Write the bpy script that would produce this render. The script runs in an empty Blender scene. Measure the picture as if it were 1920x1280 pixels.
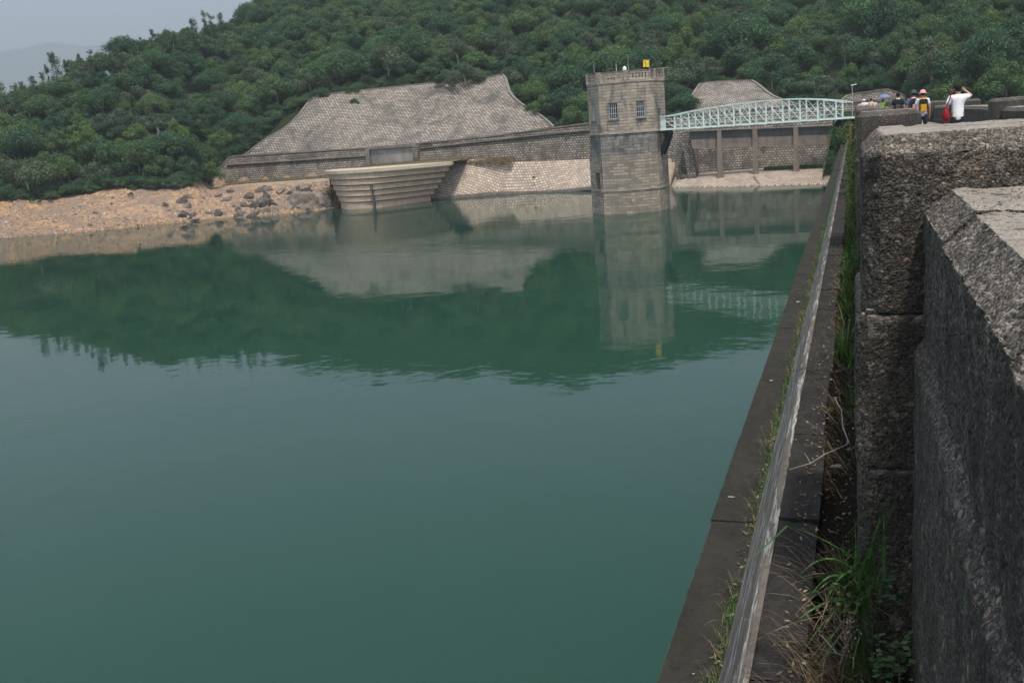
import bpy, bmesh, math, random
import numpy as np
from mathutils import Vector, Matrix
random.seed(7); RNG = np.random.default_rng(7)
S = bpy.context.scene
R = math.radians
H = 11.0                                   # eye height above the water, metres
# ------------------------------------------------------------------ camera
F = 1880.0; ROLL = R(4.3); CX, CY = 960.0, 640.0
PITCH = R(11.852); YAW = R(19.347)         # world +Y runs along the dam, camera looks 19 deg to the left of it
def ray(px, py):
    qx, qy = px-CX, py-CY
    a = qx*math.cos(ROLL)-qy*math.sin(ROLL); b = qx*math.sin(ROLL)+qy*math.cos(ROLL)
    fw = F*math.cos(PITCH)-b*math.sin(PITCH); up = -b*math.cos(PITCH)-F*math.sin(PITCH)
    return Vector((a*math.cos(YAW)-fw*math.sin(YAW), a*math.sin(YAW)+fw*math.cos(YAW), up))
def at(px, py, Y):
    d = ray(px, py); return d*(Y/d.y)+Vector((0, 0, H))
fwd = ray(CX, CY).normalized(); rt = (ray(CX+1, CY)-ray(CX, CY)).normalized(); upv = rt.cross(fwd)
cam_d = bpy.data.cameras.new('camera'); cam = bpy.data.objects.new('camera', cam_d); S.collection.objects.link(cam)
cam.matrix_world = Matrix(((rt.x, upv.x, -fwd.x, 0), (rt.y, upv.y, -fwd.y, 0), (rt.z, upv.z, -fwd.z, H), (0, 0, 0, 1)))
cam_d.sensor_width = 36; cam_d.lens = 36*F/1920; cam_d.clip_start = .05; cam_d.clip_end = 20000
S.camera = cam
# ------------------------------------------------------------------ light
SUN_AZ = R(150); SUN_EL = R(66)            # azimuth from +Y towards +X
w = bpy.data.worlds.new('World'); S.world = w; w.use_nodes = True
wn = w.node_tree.nodes; wl = w.node_tree.links
sky = wn.new('ShaderNodeTexSky'); sky.sky_type = 'NISHITA'; sky.sun_disc = False
sky.sun_elevation = SUN_EL; sky.sun_rotation = SUN_AZ; sky.air_density = 1.0; sky.dust_density = 4.0; sky.ozone_density = 1.0
bg = wn['Background']; bg.inputs['Strength'].default_value = .135
wl.new(sky.outputs[0], bg.inputs['Color'])
sd = bpy.data.lights.new('sun', 'SUN'); sd.energy = 2.5; sd.angle = R(4.0); sd.color = (1, .93, .82)
sun = bpy.data.objects.new('sun', sd); S.collection.objects.link(sun)
sv = Vector((math.sin(SUN_AZ)*math.cos(SUN_EL), math.cos(SUN_AZ)*math.cos(SUN_EL), math.sin(SUN_EL)))
sun.rotation_euler = sv.to_track_quat('Z', 'Y').to_euler()
S.view_settings.view_transform = 'Standard'; S.view_settings.look = 'None'; S.view_settings.exposure = 0.74; S.view_settings.gamma = 1
# ------------------------------------------------------------------ helpers
COL = S.collection
def tag(o, label=None, cat=None, group=None, kind=None):
    if label: o['label'] = label
    if cat: o['category'] = cat
    if group: o['group'] = group
    if kind: o['kind'] = kind
    return o
def empty(name, loc=(0, 0, 0), rz=0, **k):
    o = bpy.data.objects.new(name, None); COL.objects.link(o); o.location = loc; o.rotation_euler = (0, 0, rz)
    o.empty_display_size = .2
    return tag(o, **k)
def copy_tree(o, parent=None):
    c = o.copy(); COL.objects.link(c); c.parent = parent
    for ch in list(o.children): copy_tree(ch, c)
    return c
class MB:
    def __init__(s): s.v = []; s.f = []; s.uv = []
    def face(s, pts, uvs=None):
        n = len(s.v); s.v += [tuple(p) for p in pts]; s.f.append(tuple(range(n, n+len(pts))))
        s.uv.append(uvs if uvs else None)
    def box(s, x0, x1, y0, y1, z0, z1):
        P = lambda x, y, z: (x, y, z)
        s.face([P(x0,y0,z0),P(x1,y0,z0),P(x1,y0,z1),P(x0,y0,z1)], [(x0,z0),(x1,z0),(x1,z1),(x0,z1)])
        s.face([P(x1,y1,z0),P(x0,y1,z0),P(x0,y1,z1),P(x1,y1,z1)], [(x1,z0),(x0,z0),(x0,z1),(x1,z1)])
        s.face([P(x0,y1,z0),P(x0,y0,z0),P(x0,y0,z1),P(x0,y1,z1)], [(y1,z0),(y0,z0),(y0,z1),(y1,z1)])
        s.face([P(x1,y0,z0),P(x1,y1,z0),P(x1,y1,z1),P(x1,y0,z1)], [(y0,z0),(y1,z0),(y1,z1),(y0,z1)])
        s.face([P(x0,y0,z1),P(x1,y0,z1),P(x1,y1,z1),P(x0,y1,z1)], [(x0,y0),(x1,y0),(x1,y1),(x0,y1)])
        s.face([P(x0,y1,z0),P(x1,y1,z0),P(x1,y0,z0),P(x0,y0,z0)], [(x0,y1),(x1,y1),(x1,y0),(x0,y0)])
    def bar(s, a, b, w, h=None, up=(0, 0, 1)):
        a = Vector(a); b = Vector(b); h = h or w; d = (b-a).normalized(); u = Vector(up)
        if abs(d.dot(u)) > .98: u = Vector((0, 1, 0))
        r = d.cross(u).normalized(); u = r.cross(d)
        q = [r*sx*w/2+u*sz*h/2 for sx, sz in ((-1,-1),(1,-1),(1,1),(-1,1))]
        A = [a+k for k in q]; B = [b+k for k in q]; L = (b-a).length
        for i in range(4):
            j = (i+1) % 4; s.face([A[i],A[j],B[j],B[i]], [(0,0),(w,0),(w,L),(0,L)])
        s.face(A[::-1]); s.face(B)
    def tube(s, pts, rad, n=6):
        pts = [Vector(p) for p in pts]; rr = rad if isinstance(rad, (list, tuple)) else [rad]*len(pts); rings = []
        for i, p in enumerate(pts):
            d = (pts[min(i+1, len(pts)-1)]-pts[max(i-1, 0)]).normalized()
            u = Vector((0,0,1)) if abs(d.z) < .95 else Vector((0,1,0)); r = d.cross(u).normalized(); u = r.cross(d)
            rings.append([p+(r*math.cos(6.283*k/n)+u*math.sin(6.283*k/n))*rr[i] for k in range(n)])
        for i in range(len(rings)-1):
            for k in range(n): s.face([rings[i][k], rings[i][(k+1) % n], rings[i+1][(k+1) % n], rings[i+1][k]])
        s.face(rings[0][::-1]); s.face(rings[-1])
    def prism(s, prof, y0, y1, axis='y'):
        # prof: list of (x,z) counter-clockwise seen from -Y
        n = len(prof); acc = 0
        for i in range(n):
            (xa, za), (xb, zb) = prof[i], prof[(i+1) % n]; l = math.hypot(xb-xa, zb-za)
            if axis == 'y': s.face([(xa,y0,za),(xa,y1,za),(xb,y1,zb),(xb,y0,zb)][::-1], [(acc,y0),(acc,y1),(acc+l,y1),(acc+l,y0)][::-1])
            else: s.face([(y0,xa,za),(y1,xa,za),(y1,xb,zb),(y0,xb,zb)], [(y0,acc),(y1,acc),(y1,acc+l),(y0,acc+l)])
            acc += l
        if axis == 'y': s.face([(x,y0,z) for x, z in prof], list(prof)); s.face([(x,y1,z) for x, z in prof][::-1], list(prof)[::-1])
        else: s.face([(y0,x,z) for x, z in prof][::-1], list(prof)[::-1]); s.face([(y1,x,z) for x, z in prof], list(prof))
    def build(s, name, mat, parent=None, smooth=False, merge=False, bevel=0, **k):
        me = bpy.data.meshes.new(name); me.from_pydata(s.v, [], s.f)
        if any(u for u in s.uv):
            ul = me.uv_layers.new(name='UVMap').data; i = 0
            for f, u in zip(s.f, s.uv):
                for j in range(len(f)):
                    ul[i].uv = u[j] if u else (0, 0)
                    i += 1
        if merge:
            bm = bmesh.new(); bm.from_mesh(me); bmesh.ops.remove_doubles(bm, verts=bm.verts, dist=1e-4); bmesh.ops.recalc_face_normals(bm, faces=bm.faces)
            bm.to_mesh(me); bm.free()
        if smooth: me.polygons.foreach_set('use_smooth', [True]*len(me.polygons))
        me.materials.append(mat)
        o = bpy.data.objects.new(name, me); COL.objects.link(o); o.parent = parent
        if bevel:
            b = o.modifiers.new('bevel', 'BEVEL'); b.width = bevel; b.segments = 2; b.limit_method = 'ANGLE'; b.angle_limit = R(25)
        return tag(o, **k)
def np_mesh(name, V, Q, mat, parent=None, col=None, smooth=False, uv=None, **k):
    me = bpy.data.meshes.new(name); V = np.asarray(V, np.float32); Q = np.asarray(Q, np.int32); n = Q.shape[1]
    me.vertices.add(len(V)); me.vertices.foreach_set('co', V.ravel())
    me.loops.add(Q.size); me.loops.foreach_set('vertex_index', Q.ravel())
    me.polygons.add(len(Q)); me.polygons.foreach_set('loop_start', np.arange(0, Q.size, n, dtype=np.int32)); me.polygons.foreach_set('loop_total', np.full(len(Q), n, np.int32))
    me.update(calc_edges=True)
    if smooth: me.polygons.foreach_set('use_smooth', [True]*len(Q))
    if col is not None:
        a = me.attributes.new('tint', 'FLOAT', 'FACE'); a.data.foreach_set('value', np.asarray(col, np.float32))
    if uv is not None:
        l = me.uv_layers.new(name='UVMap'); l.data.foreach_set('uv', np.asarray(uv, np.float32)[Q.ravel()].ravel())
    me.materials.append(mat)
    o = bpy.data.objects.new(name, me); COL.objects.link(o); o.parent = parent
    return tag(o, **k)
def lerp(a, b, t): return a+(b-a)*t
# ------------------------------------------------------------------ materials
class NT:
    def __init__(s, name, rough=.85, spec=.25):
        s.m = bpy.data.materials.new(name); s.m.use_nodes = True; s.t = s.m.node_tree; s.n = s.t.nodes; s.b = s.n['Principled BSDF']
        s.b.inputs['Roughness'].default_value = rough; s.b.inputs['Specular IOR Level'].default_value = spec
    def new(s, t, **k):
        n = s.n.new(t)
        for a, v in k.items(): setattr(n, a, v)
        return n
    def link(s, a, b): s.t.links.new(a, b)
    def setin(s, n, **k):
        for a, v in k.items():
            i = n.inputs[a.replace('_', ' ')]
            if hasattr(v, 'links') or isinstance(v, bpy.types.NodeSocket): s.link(v, i)
            else: i.default_value = v
    def coord(s, which='Object', scale=(1,1,1), rot=(0,0,0)):
        c = s.new('ShaderNodeTexCoord'); mp = s.new('ShaderNodeMapping'); s.link(c.outputs[which], mp.inputs[0])
        mp.inputs['Scale'].default_value = scale; mp.inputs['Rotation'].default_value = rot; return mp.outputs[0]
    def pos(s, scale=(1,1,1)):
        g = s.new('ShaderNodeNewGeometry'); mp = s.new('ShaderNodeMapping'); s.link(g.outputs['Position'], mp.inputs[0]); mp.inputs['Scale'].default_value = scale; return mp.outputs[0]
    def noise(s, vec, scale, detail=5, rough=.6, dist=0):
        n = s.new('ShaderNodeTexNoise'); s.link(vec, n.inputs['Vector']); s.setin(n, Scale=scale, Detail=detail, Roughness=rough, Distortion=dist); return n.outputs['Fac']
    def vor(s, vec, scale, feat='F1', out='Distance'):
        n = s.new('ShaderNodeTexVoronoi', feature=feat); s.link(vec, n.inputs['Vector']); n.inputs['Scale'].default_value = scale; return n.outputs[out]
    def ramp(s, fac, stops):
        n = s.new('ShaderNodeValToRGB'); s.link(fac, n.inputs[0]); e = n.color_ramp.elements
        while len(e) < len(stops): e.new(.5)
        for i, (p, c) in enumerate(stops):
            e[i].position = p; e[i].color = (c, c, c, 1) if not hasattr(c, '__len__') else (*c, 1)
        return n.outputs[0]
    def mix(s, fac, a, b, mode='MIX'):
        n = s.new('ShaderNodeMix', data_type='RGBA', blend_type=mode)
        for sock, v in ((n.inputs[0], fac), (n.inputs[6], a), (n.inputs[7], b)):
            if isinstance(v, bpy.types.NodeSocket): s.link(v, sock)
            elif hasattr(v, '__len__'): sock.default_value = (*v, 1)
            else: sock.default_value = v if sock == n.inputs[0] else (v, v, v, 1)
        return n.outputs[2]
    def math(s, op, a, b=0.0):
        n = s.new('ShaderNodeMath', operation=op)
        for i, v in enumerate((a, b)):
            if isinstance(v, bpy.types.NodeSocket): s.link(v, n.inputs[i])
            else: n.inputs[i].default_value = v
        return n.outputs[0]
    def bump(s, h, dist, strength=1.0, prev=None):
        n = s.new('ShaderNodeBump'); s.link(h, n.inputs['Height']); n.inputs['Distance'].default_value = dist; n.inputs['Strength'].default_value = strength
        if prev: s.link(prev, n.inputs['Normal'])
        return n.outputs[0]
    def out(s, col=None, normal=None, rough=None):
        if col is not None:
            if isinstance(col, bpy.types.NodeSocket): s.link(col, s.b.inputs['Base Color'])
            else: s.b.inputs['Base Color'].default_value = (*col, 1)
        if normal is not None: s.link(normal, s.b.inputs['Normal'])
        if rough is not None: s.link(rough, s.b.inputs['Roughness'])
        return s.m
def plain(name, col, rough=.7, var=.25, scale=8, spec=.3):
    t = NT(name, rough, spec); v = t.pos()
    n = t.noise(v, scale, 4); c = t.mix(t.ramp(n, [(.3, 0), (.7, 1)]), tuple(x*(1-var) for x in col), tuple(min(1, x*(1+var)) for x in col))
    return t.out(c)
def masonry(name, stone_a, stone_b, mortar, bw, bh, stain=.5, msize=.03, moss=0.0, stainscale=.12, dark=(.05, .05, .047), offs=.5, rowvar=.0):
    t = NT(name, .9, .15); uv = t.coord('UV')
    wob = t.noise(uv, 1.3, 3); vm = t.new('ShaderNodeVectorMath', operation='ADD')
    sc = t.new('ShaderNodeVectorMath', operation='SCALE'); cmb = t.new('ShaderNodeCombineXYZ'); t.link(wob, cmb.inputs[0]); t.link(wob, cmb.inputs[1]); t.link(cmb.outputs[0], sc.inputs[0]); sc.inputs['Scale'].default_value = .05
    t.link(uv, vm.inputs[0]); t.link(sc.outputs[0], vm.inputs[1])
    br = t.new('ShaderNodeTexBrick', offset=offs); t.link(vm.outputs[0], br.inputs['Vector'])
    t.setin(br, Scale=1.0, Mortar_Size=msize, Mortar_Smooth=.3, Bias=0.0, Brick_Width=bw, Row_Height=bh)
    br.inputs['Color1'].default_value = (0, 0, 0, 1); br.inputs['Color2'].default_value = (1, 1, 1, 1); br.inputs['Mortar'].default_value = (.5, .5, .5, 1)
    cell = br.outputs['Color']
    p = t.pos()
    c = t.mix(t.ramp(cell, [(.1, 0), (.9, 1)]), stone_a, stone_b)
    c = t.mix(t.math('MULTIPLY', t.noise(p, 3.5, 5, .7), .5), c, tuple(x*.45 for x in stone_a))
    c = t.mix(br.outputs['Fac'], c, mortar)
    if stain:
        a = t.noise(t.pos((1, 1, .35)), stainscale*2.2, 7, .62, .9); b2 = t.noise(t.pos((.5, .5, 1.3)), stainscale*4, 5, .65)
        s1 = t.ramp(a, [(.47, 0), (.68, stain)]); s2 = t.ramp(b2, [(.5, 0), (.75, stain*.7)])
        c = t.mix(s1, c, dark); c = t.mix(s2, c, tuple(x*1.2 for x in dark))
    if moss: c = t.mix(t.ramp(t.noise(p, .7, 6, .7), [(.55, 0), (.75, moss)]), c, (.07, .075, .03))
    hb = t.mix(br.outputs['Fac'], cell, 0.0)
    nrm = t.bump(t.math('MULTIPLY', br.outputs['Fac'], -1.0), .06, .9, t.bump(t.noise(p, 6, 5), .08, .6, t.bump(cell, .05, .5)))
    return t.out(c, nrm)
# exposed-aggregate concrete of the parapet
def aggregate(name, lo, hi, dirt):
    t = NT(name, .85, .3); p = t.pos()
    warp = t.noise(p, 9, 3); vm = t.new('ShaderNodeVectorMath', operation='ADD'); cm = t.new('ShaderNodeCombineXYZ'); t.link(warp, cm.inputs[0]); t.link(warp, cm.inputs[1]); t.link(warp, cm.inputs[2])
    sc = t.new('ShaderNodeVectorMath', operation='SCALE'); t.link(cm.outputs[0], sc.inputs[0]); sc.inputs['Scale'].default_value = .05
    t.link(p, vm.inputs[0]); t.link(sc.outputs[0], vm.inputs[1]); q = vm.outputs[0]
    v1 = t.vor(q, 42, 'F1'); c1 = t.vor(q, 42, 'F1', 'Color'); v2 = t.vor(q, 105, 'F1'); c2 = t.vor(q, 105, 'F1', 'Color')
    sep = t.new('ShaderNodeSeparateColor'); t.link(c1, sep.inputs[0]); sep2 = t.new('ShaderNodeSeparateColor'); t.link(c2, sep2.inputs[0])
    big = t.math('LESS_THAN', v1, t.math('MULTIPLY', sep.outputs[1], .62))
    base = t.mix(t.ramp(sep2.outputs[0], [(0, 0), (1, 1)]), tuple(x*.55 for x in lo), hi)
    base = t.mix(t.ramp(v2, [(.35, 0), (.75, .85)]), base, tuple(x*.28 for x in lo))
    peb = t.ramp(sep.outputs[0], [(0, tuple(x*.45 for x in lo)), (.45, lo), (.85, hi), (.93, tuple(x*1.35 for x in hi)), (1, (hi[0]*1.15, hi[1]*.75, hi[2]*.55))])
    c = t.mix(big, base, peb)
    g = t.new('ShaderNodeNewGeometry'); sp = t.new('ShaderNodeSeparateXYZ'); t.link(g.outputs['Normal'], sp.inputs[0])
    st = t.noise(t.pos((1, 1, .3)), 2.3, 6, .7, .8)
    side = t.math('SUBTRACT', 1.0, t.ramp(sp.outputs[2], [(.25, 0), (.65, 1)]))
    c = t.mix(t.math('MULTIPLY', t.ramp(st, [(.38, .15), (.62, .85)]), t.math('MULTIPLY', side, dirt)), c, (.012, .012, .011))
    wear = t.noise(p, 5, 6, .7); c = t.mix(t.ramp(wear, [(.52, 0), (.7, .45)]), c, tuple(x*.35 for x in lo))
    pat = t.noise(p, 1.3, 6, .7, .7); c = t.mix(t.ramp(pat, [(.46, 0), (.6, .55)]), c, tuple(x*.3 for x in lo)); c = t.mix(t.ramp(t.noise(p, 7.5, 7, .8), [(.56, 0), (.64, .5)]), c, tuple(x*1.05 for x in hi))
    pale_top = t.math('MULTIPLY', t.ramp(sp.outputs[2], [(.85, 0), (.97, .92)]), t.ramp(t.noise(p, 3.2, 5), [(.3, .6), (.6, 1)]))  # upward-facing surfaces mixed paler, varied by noise
    c = t.mix(pale_top, c, t.mix(t.noise(p, 30, 5, .8), (.19, .17, .14), (.44, .40, .345)))
    h = t.math('ADD', t.math('MULTIPLY', t.ramp(v1, [(0, 1), (.6, 0)]), big), t.math('MULTIPLY', t.ramp(v2, [(0, 1), (.8, 0)]), .45))
    nrm = t.bump(h, .012, .9, t.bump(t.noise(p, 14, 5, .7), .03, .6))
    return t.out(c, nrm)
M = {}
M['agg'] = aggregate('exposed_aggregate_concrete', (.085, .076, .062), (.265, .235, .195), .8)
M['agg_far'] = aggregate('weathered_parapet_concrete', (.10, .092, .08), (.22, .2, .175), .65)
def concrete(name, a, b, sc=3.0, streak=0.0, bumpd=.01, moss=0.0, grime=(.03, .03, .028), gfac=.5, white=0, grain=0):
    t = NT(name, .88, .2); p = t.pos()
    c = t.mix(t.ramp(t.noise(p, sc, 7, .7), [(.3, 0), (.7, 1)]), a, b)
    c = t.mix(t.ramp(t.noise(p, sc*9, 4, .7), [(.4, 0), (.75, .35)]), c, tuple(x*.4 for x in a))
    c = t.mix(t.ramp(t.noise(p, sc*.35, 6, .7, .5), [(.45, 0), (.7, gfac)]), c, grime)
    if grain:
        c = t.mix(t.ramp(t.noise(p, 85, 4, .75), [(.5, 0), (.68, grain)]), c, tuple(x*1.9 for x in b)); c = t.mix(t.ramp(t.noise(p, 40, 5, .8), [(.52, 0), (.66, grain)]), c, tuple(x*.3 for x in a))
        c = t.mix(t.ramp(t.noise(t.pos((1, .5, 1)), 1.9, 7, .75, 1.2), [(.48, 0), (.56, .6)]), c, tuple(x*1.15 for x in b))
    if streak: c = t.mix(t.ramp(t.noise(t.pos((2.5, 2.5, .12)), sc*.8, 5, .7), [(.45, 0), (.7, streak)]), c, tuple(x*.3 for x in a))
    if moss: c = t.mix(t.ramp(t.noise(p, sc*1.7, 6, .75), [(.5, 0), (.66, moss)]), c, (.045, .05, .02))
    if white: c = t.mix(t.ramp(t.noise(t.pos((9, .45, 9)), 2.2, 4, .6, .6), [(.53, 0), (.57, white), (.60, white), (.64, 0)]), c, (.42, .44, .42))
    n = t.bump(t.noise(p, sc*12, 5, .7), bumpd, .8, t.bump(t.noise(p, sc*2, 4), bumpd*4, .5))
    return t.out(c, n)
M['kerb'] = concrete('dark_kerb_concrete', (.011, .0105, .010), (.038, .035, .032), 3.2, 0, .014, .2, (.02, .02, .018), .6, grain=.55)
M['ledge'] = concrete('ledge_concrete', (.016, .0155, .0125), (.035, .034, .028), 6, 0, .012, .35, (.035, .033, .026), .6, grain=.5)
M['slope'] = concrete('streaked_concrete', (.075, .066, .056), (.15, .135, .115), 4, 0, .004, 0, (.05, .045, .04), .5, white=.65, grain=.4)
M['dam'] = concrete('dam_face_concrete', (.10, .095, .085), (.2, .19, .17), 1, .5, .02)
M['walk'] = concrete('walkway_concrete', (.2, .19, .17), (.3, .28, .25), 2, 0, .006)
M['spill'] = concrete('spillway_concrete', (.41, .315, .235), (.56, .44, .33), .8, .3, .02, 0, (.29, .22, .165), .4)
M['lip'] = concrete('spillway_lip', (.44, .38, .29), (.56, .5, .4), .8, .15, .02, 0, (.3, .26, .2), .4)
M['panel'] = concrete('gate_concrete', (.27, .265, .25), (.36, .35, .33), .7, .35, .01)
M['pier'] = concrete('pier_concrete', (.17, .14, .12), (.26, .22, .19), .9, .5, .02)
M['beamd'] = concrete('dark_board_concrete', (.085, .094, .097), (.12, .128, .128), .9, .4, .03)
M['coping'] = concrete('coping_concrete', (.17, .155, .135), (.27, .245, .215), 1.2, .4, .02)
M['upperwall'] = masonry('pitched_stone_wall', (.30, .27, .235), (.56, .505, .44), (.04, .037, .033), .66, .46, .8, .085, .12, .085)
M['lowerwall'] = masonry('coursed_stone_wall', (.20, .18, .155), (.38, .34, .29), (.045, .042, .038), .52, .40, .9, .06, .15, .13, (.035, .035, .033))
M['apron'] = masonry('pale_stone_pitching', (.42, .35, .285), (.66, .57, .47), (.17, .14, .115), .55, .42, .5, .06, 0, .2, (.15, .125, .11))
M['towerup'] = masonry('tower_ashlar', (.36, .315, .26), (.50, .44, .36), (.18, .162, .138), 1.0, .36, .8, .018, 0, .35, (.055, .055, .054))
M['towerlow'] = masonry('tower_ashlar_wet', (.26, .235, .195), (.46, .40, .32), (.15, .135, .115), 1.0, .36, .32, .018, 0, .3, (.06, .06, .052))
M['collar'] = masonry('tower_collar', (.21, .205, .19), (.35, .335, .31), (.13, .13, .12), 1.0, .36, .8, .012, 0, .5, (.035, .036, .036))
M['string'] = concrete('string_course_stone', (.36, .33, .285), (.46, .42, .37), 1.2, .2, .01)
M['mint'] = plain('mint_paint', (.64, .77, .72), .45, .12, 3)
M['black'] = plain('black_metal', (.02, .02, .02), .6)
M['metal'] = plain('grey_metal', (.3, .3, .3), .5)
M['white'] = plain('white_paint', (.75, .75, .73), .5, .05)
M['winframe'] = plain('window_bar_paint', (.42, .47, .5), .5, .1)
M['paper'] = plain('dirty_paper', (.42, .41, .38), .8, .3, 60)
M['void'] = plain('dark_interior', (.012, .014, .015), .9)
t = NT('window_glass', .15, .5); M['glass'] = t.out((.05, .09, .13))
# foliage
def foliage(name, a, b, c, trans=.3):
    t = NT(name, .6, .2); at_ = t.new('ShaderNodeAttribute', attribute_name='tint'); oi = t.new('ShaderNodeObjectInfo')
    r = t.ramp(oi.outputs['Random'], [(0, a), (.55, b), (1, c)])
    k = t.ramp(at_.outputs['Fac'], [(0, .55), (.5, .95), (1, 1.7)]); col = t.mix(1.0, r, k, 'MULTIPLY')
    t.link(col, t.b.inputs['Base Color'])
    tr = t.new('ShaderNodeBsdfTranslucent'); t.link(t.mix(1.0, col, (1.1, 1.3, .5), 'MULTIPLY'), tr.inputs[0])
    mx = t.new('ShaderNodeMixShader'); mx.inputs[0].default_value = trans; t.link(t.b.outputs[0], mx.inputs[1]); t.link(tr.outputs[0], mx.inputs[2])
    t.link(mx.outputs[0], t.n['Material Output'].inputs[0]); return t.m
M['leaf'] = foliage('foliage_mixed', (.036, .086, .051), (.055, .114, .054), (.090, .148, .056))
M['leaf_bright'] = foliage('foliage_bright', (.075, .14, .045), (.085, .15, .05), (.1, .16, .05))
M['leaf_grey'] = foliage('foliage_grey', (.07, .11, .075), (.08, .115, .07), (.09, .12, .07))
M['leaf_warm'] = foliage('foliage_warm', (.12, .15, .04), (.15, .14, .045), (.17, .15, .05))
M['grass'] = foliage('grass_green', (.05, .125, .035), (.065, .14, .038), (.085, .14, .042), .25)
M['straw'] = foliage('grass_dry', (.18, .14, .09), (.21, .165, .105), (.25, .2, .13), .2)
M['bark'] = plain('bark', (.12, .1, .08), .9, .4, 6)
M['bark_pale'] = plain('pale_bark', (.3, .27, .24), .9, .3, 6)
# ground
def ground_mat():
    t = NT('hillside_ground', .95, .1); p = t.pos(); g = t.new('ShaderNodeNewGeometry'); sp = t.new('ShaderNodeSeparateXYZ'); t.link(g.outputs['Position'], sp.inputs[0])
    soil = t.ramp(t.noise(p, .12, 8, .68, .6), [(.3, (.50, .29, .14)), (.42, (.52, .35, .21)), (.52, (.27, .21, .17)), (.62, (.58, .35, .16)), (.75, (.48, .37, .28))])
    peb = t.vor(p, 2.2, 'F1'); pc = t.new('ShaderNodeSeparateColor'); t.link(t.vor(p, 2.2, 'F1', 'Color'), pc.inputs[0])
    soil = t.mix(t.math('MULTIPLY', t.ramp(pc.outputs[0], [(.3, 0), (.8, 1)]), .5), soil, (.2, .17, .15))
    soil = t.mix(t.ramp(t.noise(p, 1.4, 6, .75), [(.45, 0), (.62, .6)]), soil, (.16, .13, .11))
    wet = t.ramp(sp.outputs[2], [(0, 1), (.012, 0)]); 
    n = t.math('DIVIDE', sp.outputs[2], 40.0)
    wet = t.ramp(t.math('ADD', n, t.math('MULTIPLY', t.noise(p, .8, 4), .012)), [(.006, .55), (.016, 0)])
    soil = t.mix(wet, soil, (.13, .105, .07))
    green = t.ramp(t.noise(p, .3, 6, .7), [(.3, (.016, .028, .014)), (.7, (.035, .05, .02))])
    k = t.ramp(t.math('ADD', n, t.math('MULTIPLY', t.math('SUBTRACT', t.noise(p, .25, 5, .7), .5), .06)), [(.150, 0), (.175, 1)])
    c = t.mix(k, soil, green)
    nr = t.bump(t.noise(p, 1.2, 8, .75), .8, .8, t.bump(peb, .35, .5))
    return t.out(c, nr)
M['ground'] = ground_mat()
t = NT('dry_grass_slope', .95, .1); p = t.pos()
M['dryslope'] = t.out(t.mix(t.ramp(t.noise(p, 1.1, 7, .75), [(.35, 0), (.65, 1)]), (.09, .10, .045), (.24, .2, .12)), t.bump(t.noise(p, 4, 6, .8), .3, .8))
t = NT('soil_dark', .95, .1); p = t.pos()
M['soil'] = t.out(t.mix(t.ramp(t.noise(p, 25, 7, .8), [(.4, 0), (.7, 1)]), (.012, .010, .008), (.05, .043, .033)), t.bump(t.noise(p, 30, 6, .8), .04, 1.0))
t = NT('rock', .9, .15); p = t.pos()
c = t.mix(t.ramp(t.noise(p, .9, 7, .7), [(.35, 0), (.65, 1)]), (.1, .088, .078), (.3, .25, .21)); c = t.mix(t.ramp(t.noise(p, 3, 5, .8), [(.5, 0), (.7, .7)]), c, (.06, .055, .05))
M['rock'] = t.out(c, t.bump(t.noise(p, 2.5, 8, .75), .3, .9))
t = NT('rock_dark', .9, .15); p = t.pos()
M['rockdark'] = t.out(t.mix(t.ramp(t.noise(p, 1.2, 7, .7), [(.35, 0), (.65, 1)]), (.05, .047, .045), (.15, .13, .12)), t.bump(t.noise(p, 2.5, 8, .75), .3, .9))
t = NT('pebble', .9, .15); oi = t.new('ShaderNodeObjectInfo'); p = t.pos()
M['stones'] = t.out(t.mix(t.math('MULTIPLY', t.noise(p, 4, 3), .5), t.ramp(oi.outputs['Random'], [(0, (.11, .09, .08)), (.4, (.29, .195, .125)), (.8, (.46, .30, .175)), (1, (.52, .42, .33))]), (.2, .16, .13)))
t = NT('mountain', .95, .1); p = t.pos(); M['mount'] = t.out(t.mix(t.noise(p, .004, 6), (.06, .10, .09), (.10, .15, .13)), t.bump(t.noise(p, .006, 8, .6), 60, .6))
# water
t = NT('murky_water_body', 1.0, 0.0); p = t.pos()
M['waterbody'] = t.out(t.mix(t.ramp(t.noise(p, .02, 3), [(.35, 0), (.65, 1)]), (.015, .056, .039), (.019, .063, .045)))
def water_mat():
    t = NT('reservoir_water_surface'); t.n.remove(t.b)
    a = t.noise(t.pos((1, 1, 1)), 1.9, 3, .55); b = t.noise(t.pos((1, 1, 1)), .45, 2, .5)
    patch = t.ramp(t.noise(t.pos(), .028, 3, .5, .4), [(.38, .12), (.62, 1)])
    h = t.math('MULTIPLY', t.math('ADD', t.math('MULTIPLY', a, .22), t.math('MULTIPLY', b, 1.0)), patch)
    nrm = t.bump(h, .025, 1.0)
    fr = t.new('ShaderNodeFresnel'); fr.inputs['IOR'].default_value = 1.37; t.link(nrm, fr.inputs['Normal'])
    gl = t.new('ShaderNodeBsdfGlossy'); gl.inputs['Roughness'].default_value = .015; t.link(nrm, gl.inputs['Normal'])
    tr = t.new('ShaderNodeBsdfTransparent'); mx = t.new('ShaderNodeMixShader'); t.link(fr.outputs[0], mx.inputs[0]); t.link(tr.outputs[0], mx.inputs[1]); t.link(gl.outputs[0], mx.inputs[2])
    t.link(mx.outputs[0], t.n['Material Output'].inputs[0]); return t.m
M['water'] = water_mat()
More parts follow.
